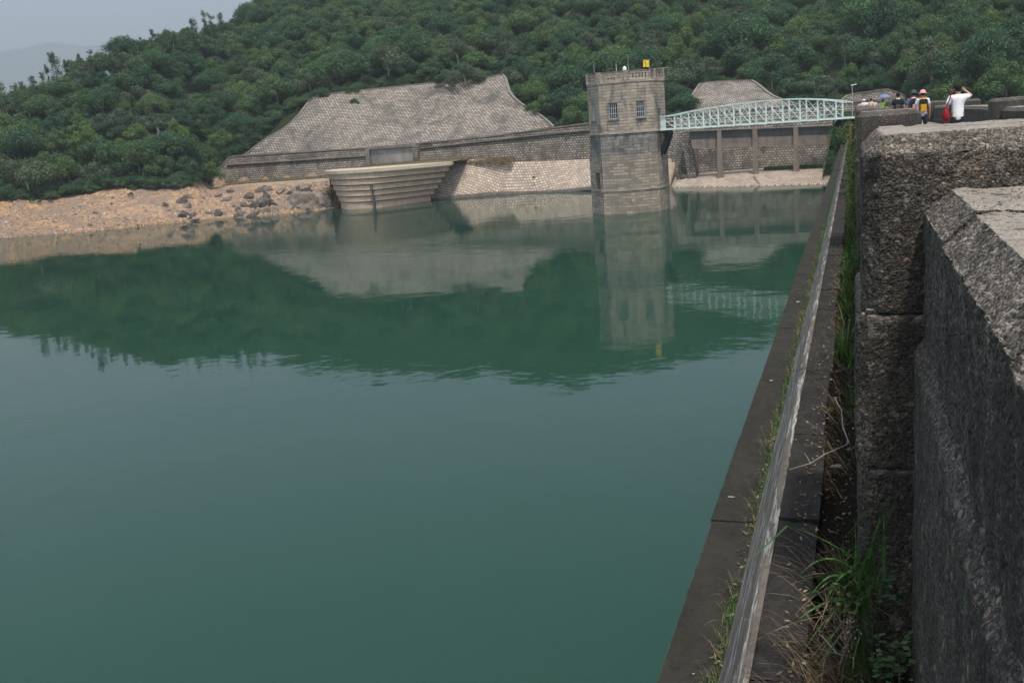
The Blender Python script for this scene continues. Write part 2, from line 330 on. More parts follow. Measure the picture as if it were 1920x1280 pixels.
# ------------------------------------------------------------------ terrain
# columns: bearing, list of (distance, height) from the camera foot
def cosb(b): return math.cos(R(b))
COLS = []
def bank(b, yw, fb_d, fb_z, rd, rz):
    c = cosb(b); dw = yw/c
    COLS.append((b, [(10, -12), (dw-25, -7), (dw-6, -1.6), (dw, 0), (dw+2.5, .7), (dw+(fb_d-dw)*.55, fb_z*.5), (fb_d-1, fb_z-.6), (fb_d+3, fb_z+.4), (lerp(fb_d, rd, .5), lerp(fb_z, rz, .53)), (rd, rz), (rd+25, rz-1), (rd+160, rz*.3), (700, 2), (1500, -2)]))
bank(-80, 40, 240, 5, 290, 22)
bank(-60, 95, 220, 5, 270, 22)
bank(-50, 117, 205, 5.8, 255, 19)
bank(-45.5, 128.8, 197, 5.7, 245, 21.0)
bank(-43, 130, 198, 5.4, 240, 23.3)
bank(-40.4, 135.5, 199, 6.0, 237, 27.6)
bank(-37.8, 141, 196, 5.4, 248, 31.6)
bank(-36.4, 142.5, 193.5, 5.2, 260, 34.6)
def wallcol(b, yw, zfoot, ztop, ytop, rd, rz, bankz=None):
    c = cosb(b)
    if bankz is not None: front = [(yw-20, -6), (yw-4, -1.2), (yw, 0), (yw+2.5, .8), (159, bankz-.9), (164, bankz-.35), (173, bankz+.1), (175.6, zfoot)]
    else: front = [(yw-20, -7), (yw-4, -3.2), (yw, -2.4), (172.5, zfoot-2.4), (174.6, zfoot-1.6), (175.6, zfoot-1.2)]
    prof = [(10/1, -12)]+[(y/c, z) for y, z in front]+[(176.4/c, 9.3), (178.3/c, 9.6), (ytop/c+1.2, ztop), (rd, rz), (rd+30, rz-1), (rd+200, rz*.35), (800, 2), (1500, -2)]
    COLS.append((b, prof))
wallcol(-35.3, 144, 4.4, 11.5, 181, 268, 36.5, 4.5)
wallcol(-33.8, 146, 4.9, 13, 184, 272, 37, 4.7)
wallcol(-32.6, 149, 5.0, 11.5, 180, 285, 42, 4.4)
wallcol(-31.4, 151, 5.1, 15.8, 184.5, 297, 48, 4.4)
wallcol(-30.2, 153, 5.2, 19.8, 188.5, 305, 52, 4.4)
wallcol(-28.8, 158, 5.5, 20.3, 189.5, 305, 53, 4.2)
wallcol(-27.5, 163, 6.0, 20.5, 190.5, 305, 54)
wallcol(-24, 164, 6.4, 20.8, 193, 305, 55)
wallcol(-21, 170, 6.4, 21.0, 196, 305, 57)
wallcol(-18.9, 171, 5.8, 21.4, 198, 305, 60)
wallcol(-18.2, 171, 5.7, 16.5, 193, 305, 61)
wallcol(-17.0, 170, 5.6, 12.6, 187, 305, 62)
wallcol(-15.9, 169, 5.5, 11.2, 183, 305, 63)
wallcol(-12.5, 167.5, 5.0, 11.0, 184, 305, 60)
wallcol(-9.6, 166, 1.6, 10.8, 182, 305, 58)
wallcol(-8.5, 164, 1.4, 15.5, 197, 305, 57)
wallcol(-7.0, 161.5, 1.6, 16.3, 200, 305, 56)
wallcol(-5.4, 158.6, 1.6, 16.0, 200, 305, 54)
wallcol(-4.3, 157, 1.4, 12.5, 192, 305, 50)
wallcol(-3.2, 155.5, 1.3, 11.5, 186, 305, 50)
wallcol(-1.9, 154.4, 1.2, 11.5, 184, 305, 50)
def right(b, z0, rz):
    COLS.append((b, [(10, -26), (100, -22), (140, z0*.3), (157, z0), (176, z0+.6), (190, z0+6), (305, rz), (340, rz-1), (500, rz*.4), (900, 2), (1500, -2)]))
right(-1.0, 9.3, 50); right(0.5, 9.3, 52); right(2, 9.2, 56); right(4, 8.5, 60); right(8, 7.5, 64); right(12, 7, 66); right(25, 6, 60); right(50, 0, 50)
COLS.sort(key=lambda c: c[0])
CB = np.array([c[0] for c in COLS])
KN = 40
def prof_z(c, d):
    P = c[1]; return np.interp(d, [p[0] for p in P], [p[1] for p in P])
def vnoise(x, y, s):
    x = np.asarray(x, float)/s; y = np.asarray(y, float)/s
    return (np.sin(x*1.7+1.3*np.sin(y*1.1+.5))+np.sin(y*1.9+1.7*np.sin(x*.9+2.1))+.6*np.sin(x*3.7+y*2.9)+.5*np.sin(y*5.3-x*4.1+1.0))/3.1
def terr(x, y):
    x = np.asarray(x, float); y = np.asarray(y, float)
    b = np.degrees(np.arctan2(x, y)); d = np.hypot(x, y); z = np.zeros_like(d)
    i = np.clip(np.searchsorted(CB, b)-1, 0, len(CB)-2); t = np.clip((b-CB[i])/(CB[i+1]-CB[i]), 0, 1)
    ztab = np.stack([prof_z(c, d) for c in COLS]); k = np.arange(d.size).reshape(d.shape)
    zt = ztab.reshape(len(COLS), -1); fl = i.ravel(); ar = np.arange(d.size)
    z = (zt[fl, ar]*(1-t.ravel())+zt[fl+1, ar]*t.ravel()).reshape(d.shape)
    inwall = (b > -34.5) & (b < -1.5) & (y < 181)
    nz = vnoise(x, y, 9)*.35+vnoise(x+40, y, 3.1)*.22+vnoise(x, y+30, 1.2)*.1
    hill = np.clip((z-8)/14, 0, 1); nz = nz*np.where(inwall, np.where((y < 166) & (b < -29.5), .45, 0), 1)*np.clip(.8+hill*2, 0, 3)*np.clip((z+2)/2, .1, 1)
    far = vnoise(x, y, 38)*hill*np.where(inwall, 0, 1)*1.3*np.clip((d-215)/40, 0, 1)
    return z+nz+far
bs = np.concatenate([np.arange(-80, -48, 1.0), np.arange(-48, 12, .22), np.arange(12, 50.1, 1.0)])
dsn = np.concatenate([np.linspace(20, 125, 12), np.linspace(130, 250, 150), np.linspace(253, 340, 40), np.linspace(360, 1500, 20)])
BB, DD = np.meshgrid(np.radians(bs), dsn); XX = DD*np.sin(BB); YY = DD*np.cos(BB)
ZZ = np.stack([terr(XX[i], YY[i]) for i in range(len(dsn))])
nb, nd = len(bs), len(dsn)
idx = np.arange(nb*nd).reshape(nd, nb)
Q = np.stack([idx[:-1, :-1], idx[:-1, 1:], idx[1:, 1:], idx[1:, :-1]], -1).reshape(-1, 4)
tb = np.broadcast_to(bs, (nd, nb)).ravel()[Q[:, 0]]; td = DD.ravel()[Q[:, 0]]
Q = Q[~((td < 156) & (tb > -4.0) & (tb < 12))]
np_mesh('terrain', np.stack([XX, YY, ZZ], -1).reshape(-1, 3), Q, M['ground'], smooth=True, kind='structure')
mb = MB(); mb.face([(-9000, -3000, -30), (9000, -3000, -30), (9000, 9000, -30), (-9000, 9000, -30)]); mb.build('ground', M['ground'], kind='structure')
mb = MB(); mb.face([(-420, -200, 0), (-1.1, -200, 0), (-1.1, 240, 0), (-420, 240, 0)]); mb.build('water', M['water'], kind='structure')
mb = MB(); mb.face([(-420, -200, -.06), (-1.1, -200, -.06), (-1.1, 240, -.06), (-420, 240, -.06)]); mb.build('water_body', M['waterbody'], kind='structure')
# far hills, six kilometres away
ridge = [(-75, 900), (-65, 520), (-56, 560), (-50, 640), (-46, 590), (-44.3, 600), (-43, 622), (-41.9, 645), (-41.2, 632), (-40.6, 612), (-39.9, 622), (-39, 580), (-38, 540), (-35, 480), (-30, 560), (-20, 600), (0, 620), (30, 700)]
mb = []; bb = np.linspace(-75, 30, 260); V = []
for j, (dd, kz) in enumerate([(5200, -.05), (5400, .3), (5650, .62), (5850, .86), (6000, 1.0), (6300, .8), (7000, -.05)]):
    for b in bb:
        z = np.interp(b, [r[0] for r in ridge], [r[1] for r in ridge])*kz+25*vnoise(b*60, dd, 60)*(1 if 0 < kz < 1 else .25)
        V.append((dd*math.sin(R(b)), dd*math.cos(R(b)), z))
n = len(bb); Q = [[j*n+i, j*n+i+1, (j+1)*n+i+1, (j+1)*n+i] for j in range(6) for i in range(n-1)]
np_mesh('hills', V, Q, M['mount'], smooth=True, kind='structure')
def relief(nm, sc, depth=2):
    tx = bpy.data.textures.new(nm, 'CLOUDS'); tx.noise_scale = sc; tx.noise_depth = depth; return tx
RT = [relief('fine_relief', .022, 3), relief('coarse_relief', .13, 3)]
def roughen(o, ycuts=(), level=5, s1=.010, s2=.02):
    bm = bmesh.new(); bm.from_mesh(o.data)
    for yc in ycuts: bmesh.ops.bisect_plane(bm, geom=bm.verts[:]+bm.edges[:]+bm.faces[:], plane_co=(0, yc, 0), plane_no=(0, 1, 0))
    bm.to_mesh(o.data); bm.free()
    sb = o.modifiers.new('split', 'SUBSURF'); sb.subdivision_type = 'SIMPLE'; sb.levels = level; sb.render_levels = level
    for tx, st in zip(RT, (s1, s2)):
        d_ = o.modifiers.new('relief', 'DISPLACE'); d_.texture = tx; d_.texture_coords = 'GLOBAL'; d_.strength = st; d_.mid_level = .5
# ------------------------------------------------------------------ dam and parapet
Z = lambda r: H+r
KZ, LZ, SZ = -2.72, -3.30, -2.88
mb = MB(); mb.box(-1.14, 5.62, -60, 157, -35, Z(LZ-.01)); dam = mb.build('dam_wall', M['dam'], label='long straight concrete dam running away along the right of the water', cat='dam')
y = -10.0
while y < 157:
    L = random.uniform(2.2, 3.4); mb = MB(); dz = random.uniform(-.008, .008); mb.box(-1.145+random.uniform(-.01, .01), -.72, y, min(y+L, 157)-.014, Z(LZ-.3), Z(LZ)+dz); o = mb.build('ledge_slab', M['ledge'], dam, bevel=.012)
    if 0 < y < 20: roughen(o, [y+L*q for q in (.2, .4, .6, .8)], 4, .006, .014)
    y += L
mb = MB(); mb.prism([(-.785, Z(LZ-.006)), (-.50, Z(LZ-.006)), (-.50, Z(KZ)), (-.53, Z(KZ)), (-.565, Z(KZ-.03)), (-.755, Z(LZ+.06))], -60, 157); mb.build('sloping_shoulder', M['slope'], dam)
y = -60.0
while y < 157:                              # kerb blocks with slightly different heights
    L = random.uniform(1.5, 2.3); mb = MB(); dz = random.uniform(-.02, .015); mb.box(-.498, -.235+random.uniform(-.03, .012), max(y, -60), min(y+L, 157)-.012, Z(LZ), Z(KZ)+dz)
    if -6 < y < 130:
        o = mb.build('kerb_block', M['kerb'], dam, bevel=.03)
        if 0 < y < 22: roughen(o, [y+L*q for q in (.25, .5, .75)], 4, .010, .035)
    y += L
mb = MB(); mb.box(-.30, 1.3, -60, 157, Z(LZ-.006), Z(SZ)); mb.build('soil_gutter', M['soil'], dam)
mb = MB(); mb.box(.9, 4.6, -60, 157, Z(LZ-.004), Z(-1.35)); mb.build('path', M['walk'], kind='structure')
def chamfer_block(mb, x0, x1, y0, y1, z0, z1, c, cv=None, vert=True, ends=True):
    cv = cv or c
    def ring(z, i, cc):
        X0, X1, Y0, Y1 = x0+i, x1-i, y0+(i if ends else i*.06), y1-(i if ends else i*.06)
        return [(X0, Y0+cc, z), (X0+cc, Y0, z), (X1-cc, Y0, z), (X1, Y0+cc, z), (X1, Y1-cc, z), (X1-cc, Y1, z), (X0+cc, Y1, z), (X0, Y1-cc, z)]
    cc = cv if vert else .004
    A, B, C_ = ring(z0, 0, cc), ring(z1-c, 0, cc), ring(z1, c, max(cc*.5, .003))
    for P_, Q_ in ((A, B), (B, C_)):
        for k in range(8):
            j = (k+1) % 8; mb.face([P_[k], P_[j], Q_[j], Q_[k]])
    mb.face(C_); mb.face(A[::-1])
def pillar(x0, x1, y, near=False, L=1.5, label='', group=''):
    mat = M['agg'] if near else M['agg_far']; root = empty('parapet_pillar', ((x0+x1)/2, y+L/2, Z(-2.9)), label=label, cat='parapet pillar', group=group)
    def part(name, m):
        o = m.build(name, mat, root, merge=True, bevel=.012 if near else 0); o.matrix_parent_inverse = Matrix.Translation(root.location).inverted()
        if near and name != 'joint_core': roughen(o, (), 6, .009, .022)
        return o
    m = MB(); chamfer_block(m, x0+.03, x1, y, y+L, Z(-1.0), Z(-.15), .09); part('cap_block', m)
    m = MB(); chamfer_block(m, x0, x1+.02, y-.02, y+L+.02, Z(-1.775), Z(-1.006), .03, .06); part('shaft_block', m)
    m = MB(); chamfer_block(m, x0+.012, x1+.02, y-.03, y+L+.03, Z(-3.0), Z(-1.785), .02, .05); part('base_block', m)
    m = MB(); m.box(x0+.045, x1-.03, y+.025, y+L-.03, Z(-2.95), Z(-.98)); part('joint_core', m)
    return root
def infill(x0, x1, ya, yb, near=False, inner=-1, joints=None, label='', group=''):
    mat = M['agg'] if near else M['agg_far']; root = empty('parapet_wall', ((x0+x1)/2, (ya+yb)/2, Z(-2.9)), label=label, cat='parapet wall', group=group)
    def part(name, m, off=0):
        o = m.build(name, mat, root, merge=True, bevel=.010 if near else 0); o.matrix_parent_inverse = Matrix.Translation(root.location).inverted()
        if near and name != 'joint_core': roughen(o, (.2, .8, 1.4, 1.9, 2.4, 2.9, 3.4, 3.9, 4.4) if name == 'wall_panel' else (.5, 1.0, 1.5, 2.7, 3.2, 3.6), 5, .012, .034)
    js = joints or [ya+(yb-ya)*k/4 for k in range(5)]
    for k in range(len(js)-1):
        d = .007*((k*7) % 3-1); m = MB(); chamfer_block(m, x0+d, x1+d, js[k]+.006, js[k+1]-.006, Z(-1.07), Z(-.42)+d, .11, vert=False, ends=False); part('coping_block', m)
    m = MB(); m.prism([(x0-.035, Z(-3.0)), (x1+.035, Z(-3.0)), (x1+.035, Z(-1.15)), (x1-.03, Z(-1.08)), (x0+.03, Z(-1.08)), (x0-.035, Z(-1.17))], ya+.01, yb-.01); part('wall_panel', m)
    m = MB(); m.box(x0+.05, x1-.05, ya+.02, yb-.02, Z(-1.2), Z(-.6)); part('joint_core', m)
PY = [5.07, 20.0, 35.0, 50.0, 65.0, 80.0, 95.0, 112.8, 128, 143]
ORD = ['nearest', 'second', 'third', 'fourth', 'fifth', 'sixth', 'seventh', 'eighth', 'ninth', 'farthest']
for i, yy in enumerate(PY):
    pillar(.0, 1.14, yy, i == 0, label='huge rough pebbly concrete pillar filling the right edge beside the camera' if i == 0 else ('grey chamfered pillar just behind the nearest one, before the hikers' if i == 1 else f'weathered concrete pillar, {ORD[i]} along the water-side parapet of the dam'), group='pillars of the water-side parapet')
infill(.30, .92, -4, 5.045, True, joints=[-4, 2.2, 3.98, 5.045], label='low aggregate parapet block with chamfered edges in the near right corner', group='low walls of the water-side parapet')
for i in range(len(PY)-1):
    infill(.30, .92, PY[i]+1.52, PY[i+1]-.03 if i != 6 else PY[i+1]-3.5, False, label=f'low parapet wall between the {ORD[i]} and {ORD[i+1]} water-side pillars', group='low walls of the water-side parapet')
RY = [6, 21, 36, 51, 66, 81, 96, 111, 126, 141]
for i, yy in enumerate(RY):
    pillar(4.15, 5.42, yy, False, label=['concrete pillar of the far parapet beside the camera', 'concrete pillar of the far parapet right of the frame', 'tall weathered pillar right of the man in white', 'grey pillar top showing right behind the man in white', 'grey pillar between the backpackers and the man in white'][i] if i < 5 else f'small distant pillar, {ORD[i]} along the far side parapet', group='pillars of the far side parapet')
    infill(4.42, 5.2, yy+1.52, (RY[i+1] if i < 9 else 157)-.03, False, label=['low far wall opposite the camera', 'low dark wall at the right edge beyond the pebbly pillar', 'low wall section directly behind the man in white', 'low wall section left of the man in white'][i] if i < 4 else f'low far side wall section after the {ORD[i]} pillar', group='low walls of the far side parapet')
# ------------------------------------------------------------------ intake tower
TC = Vector((-26.9, 126.1, 0)); cdir = Vector((26.9, -126.1, 0)).normalized(); rdir = Vector((-cdir.y, cdir.x, 0))
def oct_ring(Rr, z): return [TC+(cdir*math.cos(R(1.5+45*k))+rdir*math.sin(R(1.5+45*k)))*Rr+Vector((0, 0, z)) for k in range(8)]
def holes_wall(mb, p0, p1, z0, z1, holes, depth, uoff=0, through=False, nrm=None):
    d = p1-p0; d.z = 0; L = d.length; d.normalize(); nrm = nrm or Vector((d.y, -d.x, 0))
    us = sorted({0, L, *[h[0] for h in holes], *[h[1] for h in holes]}); zs = sorted({z0, z1, *[h[2] for h in holes], *[h[3] for h in holes]})
    b = Vector((p0.x, p0.y, 0)); P = lambda u, z, k=0: tuple(b+d*u-nrm*k+Vector((0, 0, z)))
    for i in range(len(us)-1):
        for j in range(len(zs)-1):
            um, zm = (us[i]+us[i+1])/2, (zs[j]+zs[j+1])/2
            if any(h[0] < um < h[1] and h[2] < zm < h[3] for h in holes): continue
            uv = [(us[i]+uoff, zs[j]), (us[i+1]+uoff, zs[j]), (us[i+1]+uoff, zs[j+1]), (us[i]+uoff, zs[j+1])]
            mb.face([P(us[i], zs[j]), P(us[i+1], zs[j]), P(us[i+1], zs[j+1]), P(us[i], zs[j+1])], uv)
            if through: mb.face([P(us[i], zs[j], depth), P(us[i], zs[j+1], depth), P(us[i+1], zs[j+1], depth), P(us[i+1], zs[j], depth)], uv)
    for a, c, za, zc in holes:
        for q in (((a, za), (a, zc)), ((a, zc), (c, zc)), ((c, zc), (c, za)), ((c, za), (a, za))):
            (u1, y1), (u2, y2) = q
            mb.face([P(u1, y1), P(u2, y2), P(u2, y2, depth), P(u1, y1, depth)], [(u1, y1), (u2, y2), (u2+.1, y2), (u1+.1, y1)])
tower = empty('intake_tower', TC, label='grey octagonal stone intake tower standing in the reservoir', cat='tower')
def tpart(name, m, mat, parent=None, **k):
    o = m.build(name, mat, parent or tower, **k); o.matrix_parent_inverse = Matrix.Translation(TC).inverted(); return o
def shaft(name, R0, R1, z0, z1, mat, holes={}, depth=.35, through=False):
    mb = MB(); A, B = oct_ring(R0, z0), oct_ring(R1, z1); s = (A[1]-A[0]).length
    for k in range(8):
        j = (k+1) % 8; h = holes.get(k, [])
        # outward order: ring runs to camera-right, so walk j->k for outward normals
        if h or through: holes_wall(mb, A[k], A[j], z0, z1, h, depth, k*s, through, nrm=((A[k]+A[j])/2-TC-Vector((0, 0, z0))).normalized())
        else: mb.face([A[k], A[j], B[j], B[k]], [(k*s, z0), (k*s+s, z0), (k*s+s, z1), (k*s, z1)])
    mb.face(oct_ring(R1, z1)) if not through else None
    return tpart(name, mb, mat)
# facet index: 7 = front-left window face, 0 = front-right window face, 6 = far left, 1 = right edge
s48 = 4.76*.7654
def win(k, u0, w=1.12, z0=11.4, z1=13.35): return (u0, u0+w, z0, z1)
HW = {7: [win(7, 1.22)], 0: [win(0, 1.15)], 6: [win(6, 1.22)], 1: [(1.1, 2.0, 10.0, 12.2)], 5: [win(5, 1.2)]}
shaft('upper_shaft', 4.76, 4.76, 9.75, 15.76, M['towerup'], HW, .35)
shaft('collar', 4.86, 4.80, 7.0, 9.74, M['collar'])
sl = 4.9*.7654
shaft('lower_shaft', 4.94, 4.86, -4, 6.99, M['towerlow'], {6: [(sl*.42, sl*.42+1.5, 2.95, 5.05)]}, .4)
def ring_band(name, R_, z0, z1, mat):
    mb = MB(); A, B = oct_ring(R_, z0), oct_ring(R_, z1); a, b = oct_ring(R_-.3, z0), oct_ring(R_-.3, z1)
    for k in range(8):
        j = (k+1) % 8; mb.face([A[k], A[j], B[j], B[k]]); mb.face([B[k], B[j], b[j], b[k]]); mb.face([a[k], a[j], A[j], A[k]])
    tpart(name, mb, mat)
ring_band('string_course', 4.84, 15.6, 15.84, M['string']); ring_band('string_course', 4.93, 9.62, 9.80, M['string']); ring_band('string_course', 5.0, 2.76, 2.92, M['string'])
# top parapet with slots
PH = {}
for k in range(8): PH[k] = [(.75+i*.42, .75+i*.42+.2, 16.02, 16.62) for i in range(5)] if k in (0, 1, 3, 5) else ([(1.25+i*.36, 1.25+i*.36+.16, 15.98, 16.3) for i in range(3)] if k != 6 else [(.6+i*.5, .6+i*.5+.14, 16.0, 16.6) for i in range(4)])
shaft('roof_parapet', 4.72, 4.72, 15.84, 16.85, M['towerup'], PH, .3, True)
mb = MB(); A, B = oct_ring(4.76, 16.85), oct_ring(4.76, 16.95); a = oct_ring(4.38, 16.95); c_ = oct_ring(4.38, 16.85)
for k in range(8):
    j = (k+1) % 8; mb.face([A[k], A[j], B[j], B[k]]); mb.face([B[k], B[j], a[j], a[k]]); mb.face([a[k], a[j], c_[j], c_[k]])
tpart('parapet_coping', mb, M['coping'])
mb = MB(); A = oct_ring(4.7, 15.86); mb.face(A); tpart('roof_slab', mb, M['panel'])
for k in range(8):                        # corner posts of the parapet
    p = oct_ring(4.62, 0)[k]; mb = MB(); d = (p-TC).normalized(); r_ = Vector((-d.y, d.x, 0))
    q = [p+r_*.28+d*.2, p+r_*.28-d*.3, p-r_*.28-d*.3, p-r_*.28+d*.2]
    for i in range(4):
        j = (i+1) % 4; mb.face([q[i]+Vector((0,0,15.845)), q[j]+Vector((0,0,15.845)), q[j]+Vector((0,0,17.0)), q[i]+Vector((0,0,17.0))][::-1], [(0,0),(.5,0),(.5,1),(0,1)])
    mb.face([v_+Vector((0,0,17.0)) for v_ in q][::-1]); tpart('corner_post', mb, M['towerup'])
def window(k, h, Rr, bars=(5, 4), low=False):
    A = oct_ring(Rr, 0); p0, p1 = A[k], A[(k+1) % 8]; d = (p1-p0).normalized(); nr = ((p0+p1)/2-TC).normalized(); b = p0
    u0, u1, z0, z1 = h
    def P(u, z, k_): return b+d*u-nr*k_+Vector((0, 0, z))
    mb = MB()
    if not low:
        for i in range(bars[0]): u = lerp(u0+.04, u1-.04, i/(bars[0]-1)); mb.bar(P(u, z0, .12), P(u, z1, .12), .06)
        for i in range(bars[1]): z = lerp(z0+.04, z1-.04, i/(bars[1]-1)); mb.bar(P(u0, z, .12), P(u1, z, .12), .05)
        f = tpart('window_frame', mb, M['winframe'])
        m2 = MB(); m2.face([P(u0, z0, .22), P(u1, z0, .22), P(u1, z1, .22), P(u0, z1, .22)]); tpart('pane', m2, M['glass'], f)
        m3 = MB(); m3.bar(P(u0-.12, z0-.08, -.04), P(u1+.12, z0-.08, -.04), .3, .14); tpart('window_sill', m3, M['collar'])
    else:
        for i in range(3): u = lerp(u0+.25, u1-.25, i/2); mb.bar(P(u, z0, .1), P(u, z1, .1), .10)
        f = tpart('intake_grille', mb, M['coping'])
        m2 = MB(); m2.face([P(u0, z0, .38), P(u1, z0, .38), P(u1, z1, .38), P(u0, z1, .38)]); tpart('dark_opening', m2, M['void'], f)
        m3 = MB(); m3.bar(P(u0-.15, z0-.1, -.03), P(u1+.15, z0-.1, -.03), .3, .16); tpart('opening_sill', m3, M['coping'])
for k in (7, 0, 6, 5): window(k, HW[k][0], 4.76)
window(6, (sl*.42, sl*.42+1.5, 2.95, 5.05), 4.9, low=True)
A = oct_ring(4.76, 0); d = (A[2]-A[1]).normalized(); nr = ((A[1]+A[2])/2-TC).normalized()
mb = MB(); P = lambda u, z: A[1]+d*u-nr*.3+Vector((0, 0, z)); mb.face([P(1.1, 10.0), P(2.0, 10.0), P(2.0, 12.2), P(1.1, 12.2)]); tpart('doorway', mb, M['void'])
# black corbel under the bridge end
pc = (oct_ring(4.86, 0)[1]+oct_ring(4.86, 0)[2])/2
mb = MB(); prof = [(0, 9.6), (1.1, 9.6), (1.2, 9.2), (1.0, 8.6), (.35, 7.1), (0, 6.6), (0, 7.4), (.55, 8.7), (.5, 9.2), (0, 9.3)]
for s_ in (-.75, .35):
    q0 = [pc+nr*u+d*s_+Vector((0, 0, z)) for u, z in prof]; q1 = [v_+d*.4 for v_ in q0]; n_ = len(q0)
    for i in range(n_): mb.face([q0[i], q0[(i+1) % n_], q1[(i+1) % n_], q1[i]])
    mb.face(q0[::-1]); mb.face(q1)
tpart('bracket', mb, M['black'])
# things on the tower roof
def roof(px, top, base_z=15.86, Y=125.0): p = at(px, top, Y); return p
p = at(1217, 112, 123); root = empty('flag', (p.x, p.y, 15.87), label='small yellow flag on a short pole on the tower roof', cat='flag')
mb = MB(); mb.tube([(0, 0, 0), (0, 0, p.z-15.87+.1)], .03); mb.build('pole', M['metal'], root)
V = []; n1, n2 = 9, 6; zt = p.z-15.87
for i in range(n1):
    for j in range(n2): V.append((-.72*i/(n1-1), .12*math.sin(i*1.1+j*.3)*(i/(n1-1)), zt-.82*j/(n2-1)-.05*math.sin(i*.8)))
Q = [[i*n2+j, (i+1)*n2+j, (i+1)*n2+j+1, i*n2+j+1] for i in range(n1-1) for j in range(n2-1)]
M['yellow'] = plain('yellow_cloth', (.75, .52, .03), .7, .1); np_mesh('cloth', V, Q, M['yellow'], root, smooth=True)
p = at(1171, 128, 124); root = empty('figure', (p.x, p.y, 15.87), label='small white dome-topped beacon on the tower roof', cat='figure')  # white domed stand-in for a shape that looks like a hatted head
mb = MB(); mb.tube([(0, 0, 0), (0, 0, 1.15)], .14, 8); mb.build('stand', M['coping'], root)
mb = MB(); mb.tube([(0, 0, 1.15), (0, 0, 1.3), (0, 0, 1.5), (0, 0, 1.66), (0, 0, 1.72)], [.24, .25, .23, .12, .02], 12); mb.build('dome', M['white'], root, smooth=True)
M['redp'] = plain('red_paint', (.45, .06, .05), .5)
mb = MB(); mb.tube([(0, 0, 1.08), (0, 0, 1.14)], .27, 12); mb.build('collar_ring', M['redp'], root)
for px, ty, Y, lb in ((1113, 116, 124, 'dark thin mast at the left corner of the tower roof'), (1155, 120, 124, 'short white rod left of the white beacon on the tower'), (1177, 103, 126, 'tallest thin mast behind the white beacon on the tower')):
    p = at(px, ty, Y); root = MB(); root.tube([(0, 0, 0), (0, 0, (p.z-15.87)*.6), (0, 0, p.z-15.87)], [.035, .03, .02]); root.tube([(0, 0, 0), (0, 0, .12)], .12, 8)
    o = root.build('mast', M['white'] if px == 1155 else M['metal'], label=lb, cat='mast', group='masts on the tower roof'); o.location = (p.x, p.y, 15.87)
p = at(1240, 128, 125); mb = MB(); mb.bar((-.6, 0, 0), (.95, 0, .03), .06); mb.bar((-.5, 0, 0), (-.5, 0, -.95), .06); o = mb.build('davit_arm', M['metal'], label='thin horizontal metal arm jutting right from the tower roof', cat='davit'); o.location = (p.x, p.y, p.z)
# ------------------------------------------------------------------ footbridge
bL, bR = Vector((-22.3, 123.9, 9.74)), Vector((-1.85, 112.0, 9.72)); dB = (bR-bL).normalized(); nB = Vector((-dB.y, dB.x, 0)).normalized()
hs = [1.5, 1.66, 1.88, 2.08, 2.2, 2.3, 2.38, 2.4, 2.38, 2.25, 2.05, 1.75]
bridge = empty('footbridge', bL, label='pale mint green steel truss footbridge joining tower and dam', cat='bridge')
def bpart(name, m, mat=M['mint'], parent=None):
    o = m.build(name, mat, parent or bridge); o.matrix_parent_inverse = Matrix.Translation(bL).inverted(); return o
for side in (0, 1):
    off = nB*(1.25*side)
    bot = [bL.lerp(bR, i/11)+off for i in range(12)]; top = [b_+Vector((0, 0, hs[i])) for i, b_ in enumerate(bot)]
    mb = MB()
    for i in range(11): mb.bar(top[i], top[i+1], .2, .1)
    mb.bar(top[11], top[11]+dB*1.2-Vector((0, 0, .25)), .1); bpart('top_chord', mb)
    mb = MB(); mb.bar(bot[0]-dB*.1, bot[11]+dB*2.2, .14, .16); mb.bar(bot[0]-dB*.1-nB*.0-Vector((0,0,.1)), bot[11]+dB*2.2-Vector((0,0,.1)), .24, .03); bpart('bottom_chord', mb)
    for i in range(1, 12):
        mb = MB(); mb.bar(bot[i]-Vector((0,0,.25)), top[i], .11, .15, up=nB); bpart('vertical_post', mb)
    for i in range(0 if side else 0, 11):
        a0, a1, t0, t1 = bot[i]+nB*.02, bot[i+1]+nB*.02, top[i]+nB*.02, top[i+1]+nB*.02
        mb = MB(); mb.bar(t0-Vector((0,0,.05)), a1+Vector((0,0,.1)), .035, .06, up=nB)
        if i > 0: mb.bar(a0+nB*.06+Vector((0,0,.1)), t1+nB*.06-Vector((0,0,.05)), .035, .06, up=nB)
        if i > 0:
            m_ = (a0+a1+t0+t1)/4; mb.bar(m_-dB*.14-nB*.03, m_+dB*.14-nB*.03, .03, .28, up=(0, 0, 1))
        bpart('cross_brace', mb)
        for q in (bot[i+1], top[i+1]-Vector((0, 0, .16))):
            pass
    mb = MB()
    for hz in (.45, .85, 1.2): mb.bar(bot[0]+nB*(.1 if not side else -.1)+Vector((0,0,hz)), bot[11]+nB*(.1 if not side else -.1)+Vector((0,0,hz)), .04)
    bpart('handrail', mb)
    if side == 0:
        mb = MB(); mb.bar(bot[0]+dB*.35+Vector((0,0,.05)), bot[0]+dB*.35+Vector((0,0,1.45)), .04, .8, up=dB); bpart('end_plate', mb)
mb = MB(); mb.bar(bL+nB*.62+Vector((0,0,.08)), bR+dB*2.0+nB*.62+Vector((0,0,.08)), 1.1, .06); bpart('deck', mb, M['metal'])
for i in range(12):
    mb = MB(); q = bL.lerp(bR, i/11); mb.bar(q-Vector((0,0,.12)), q+nB*1.25-Vector((0,0,.12)), .1, .14); bpart('cross_beam', mb)
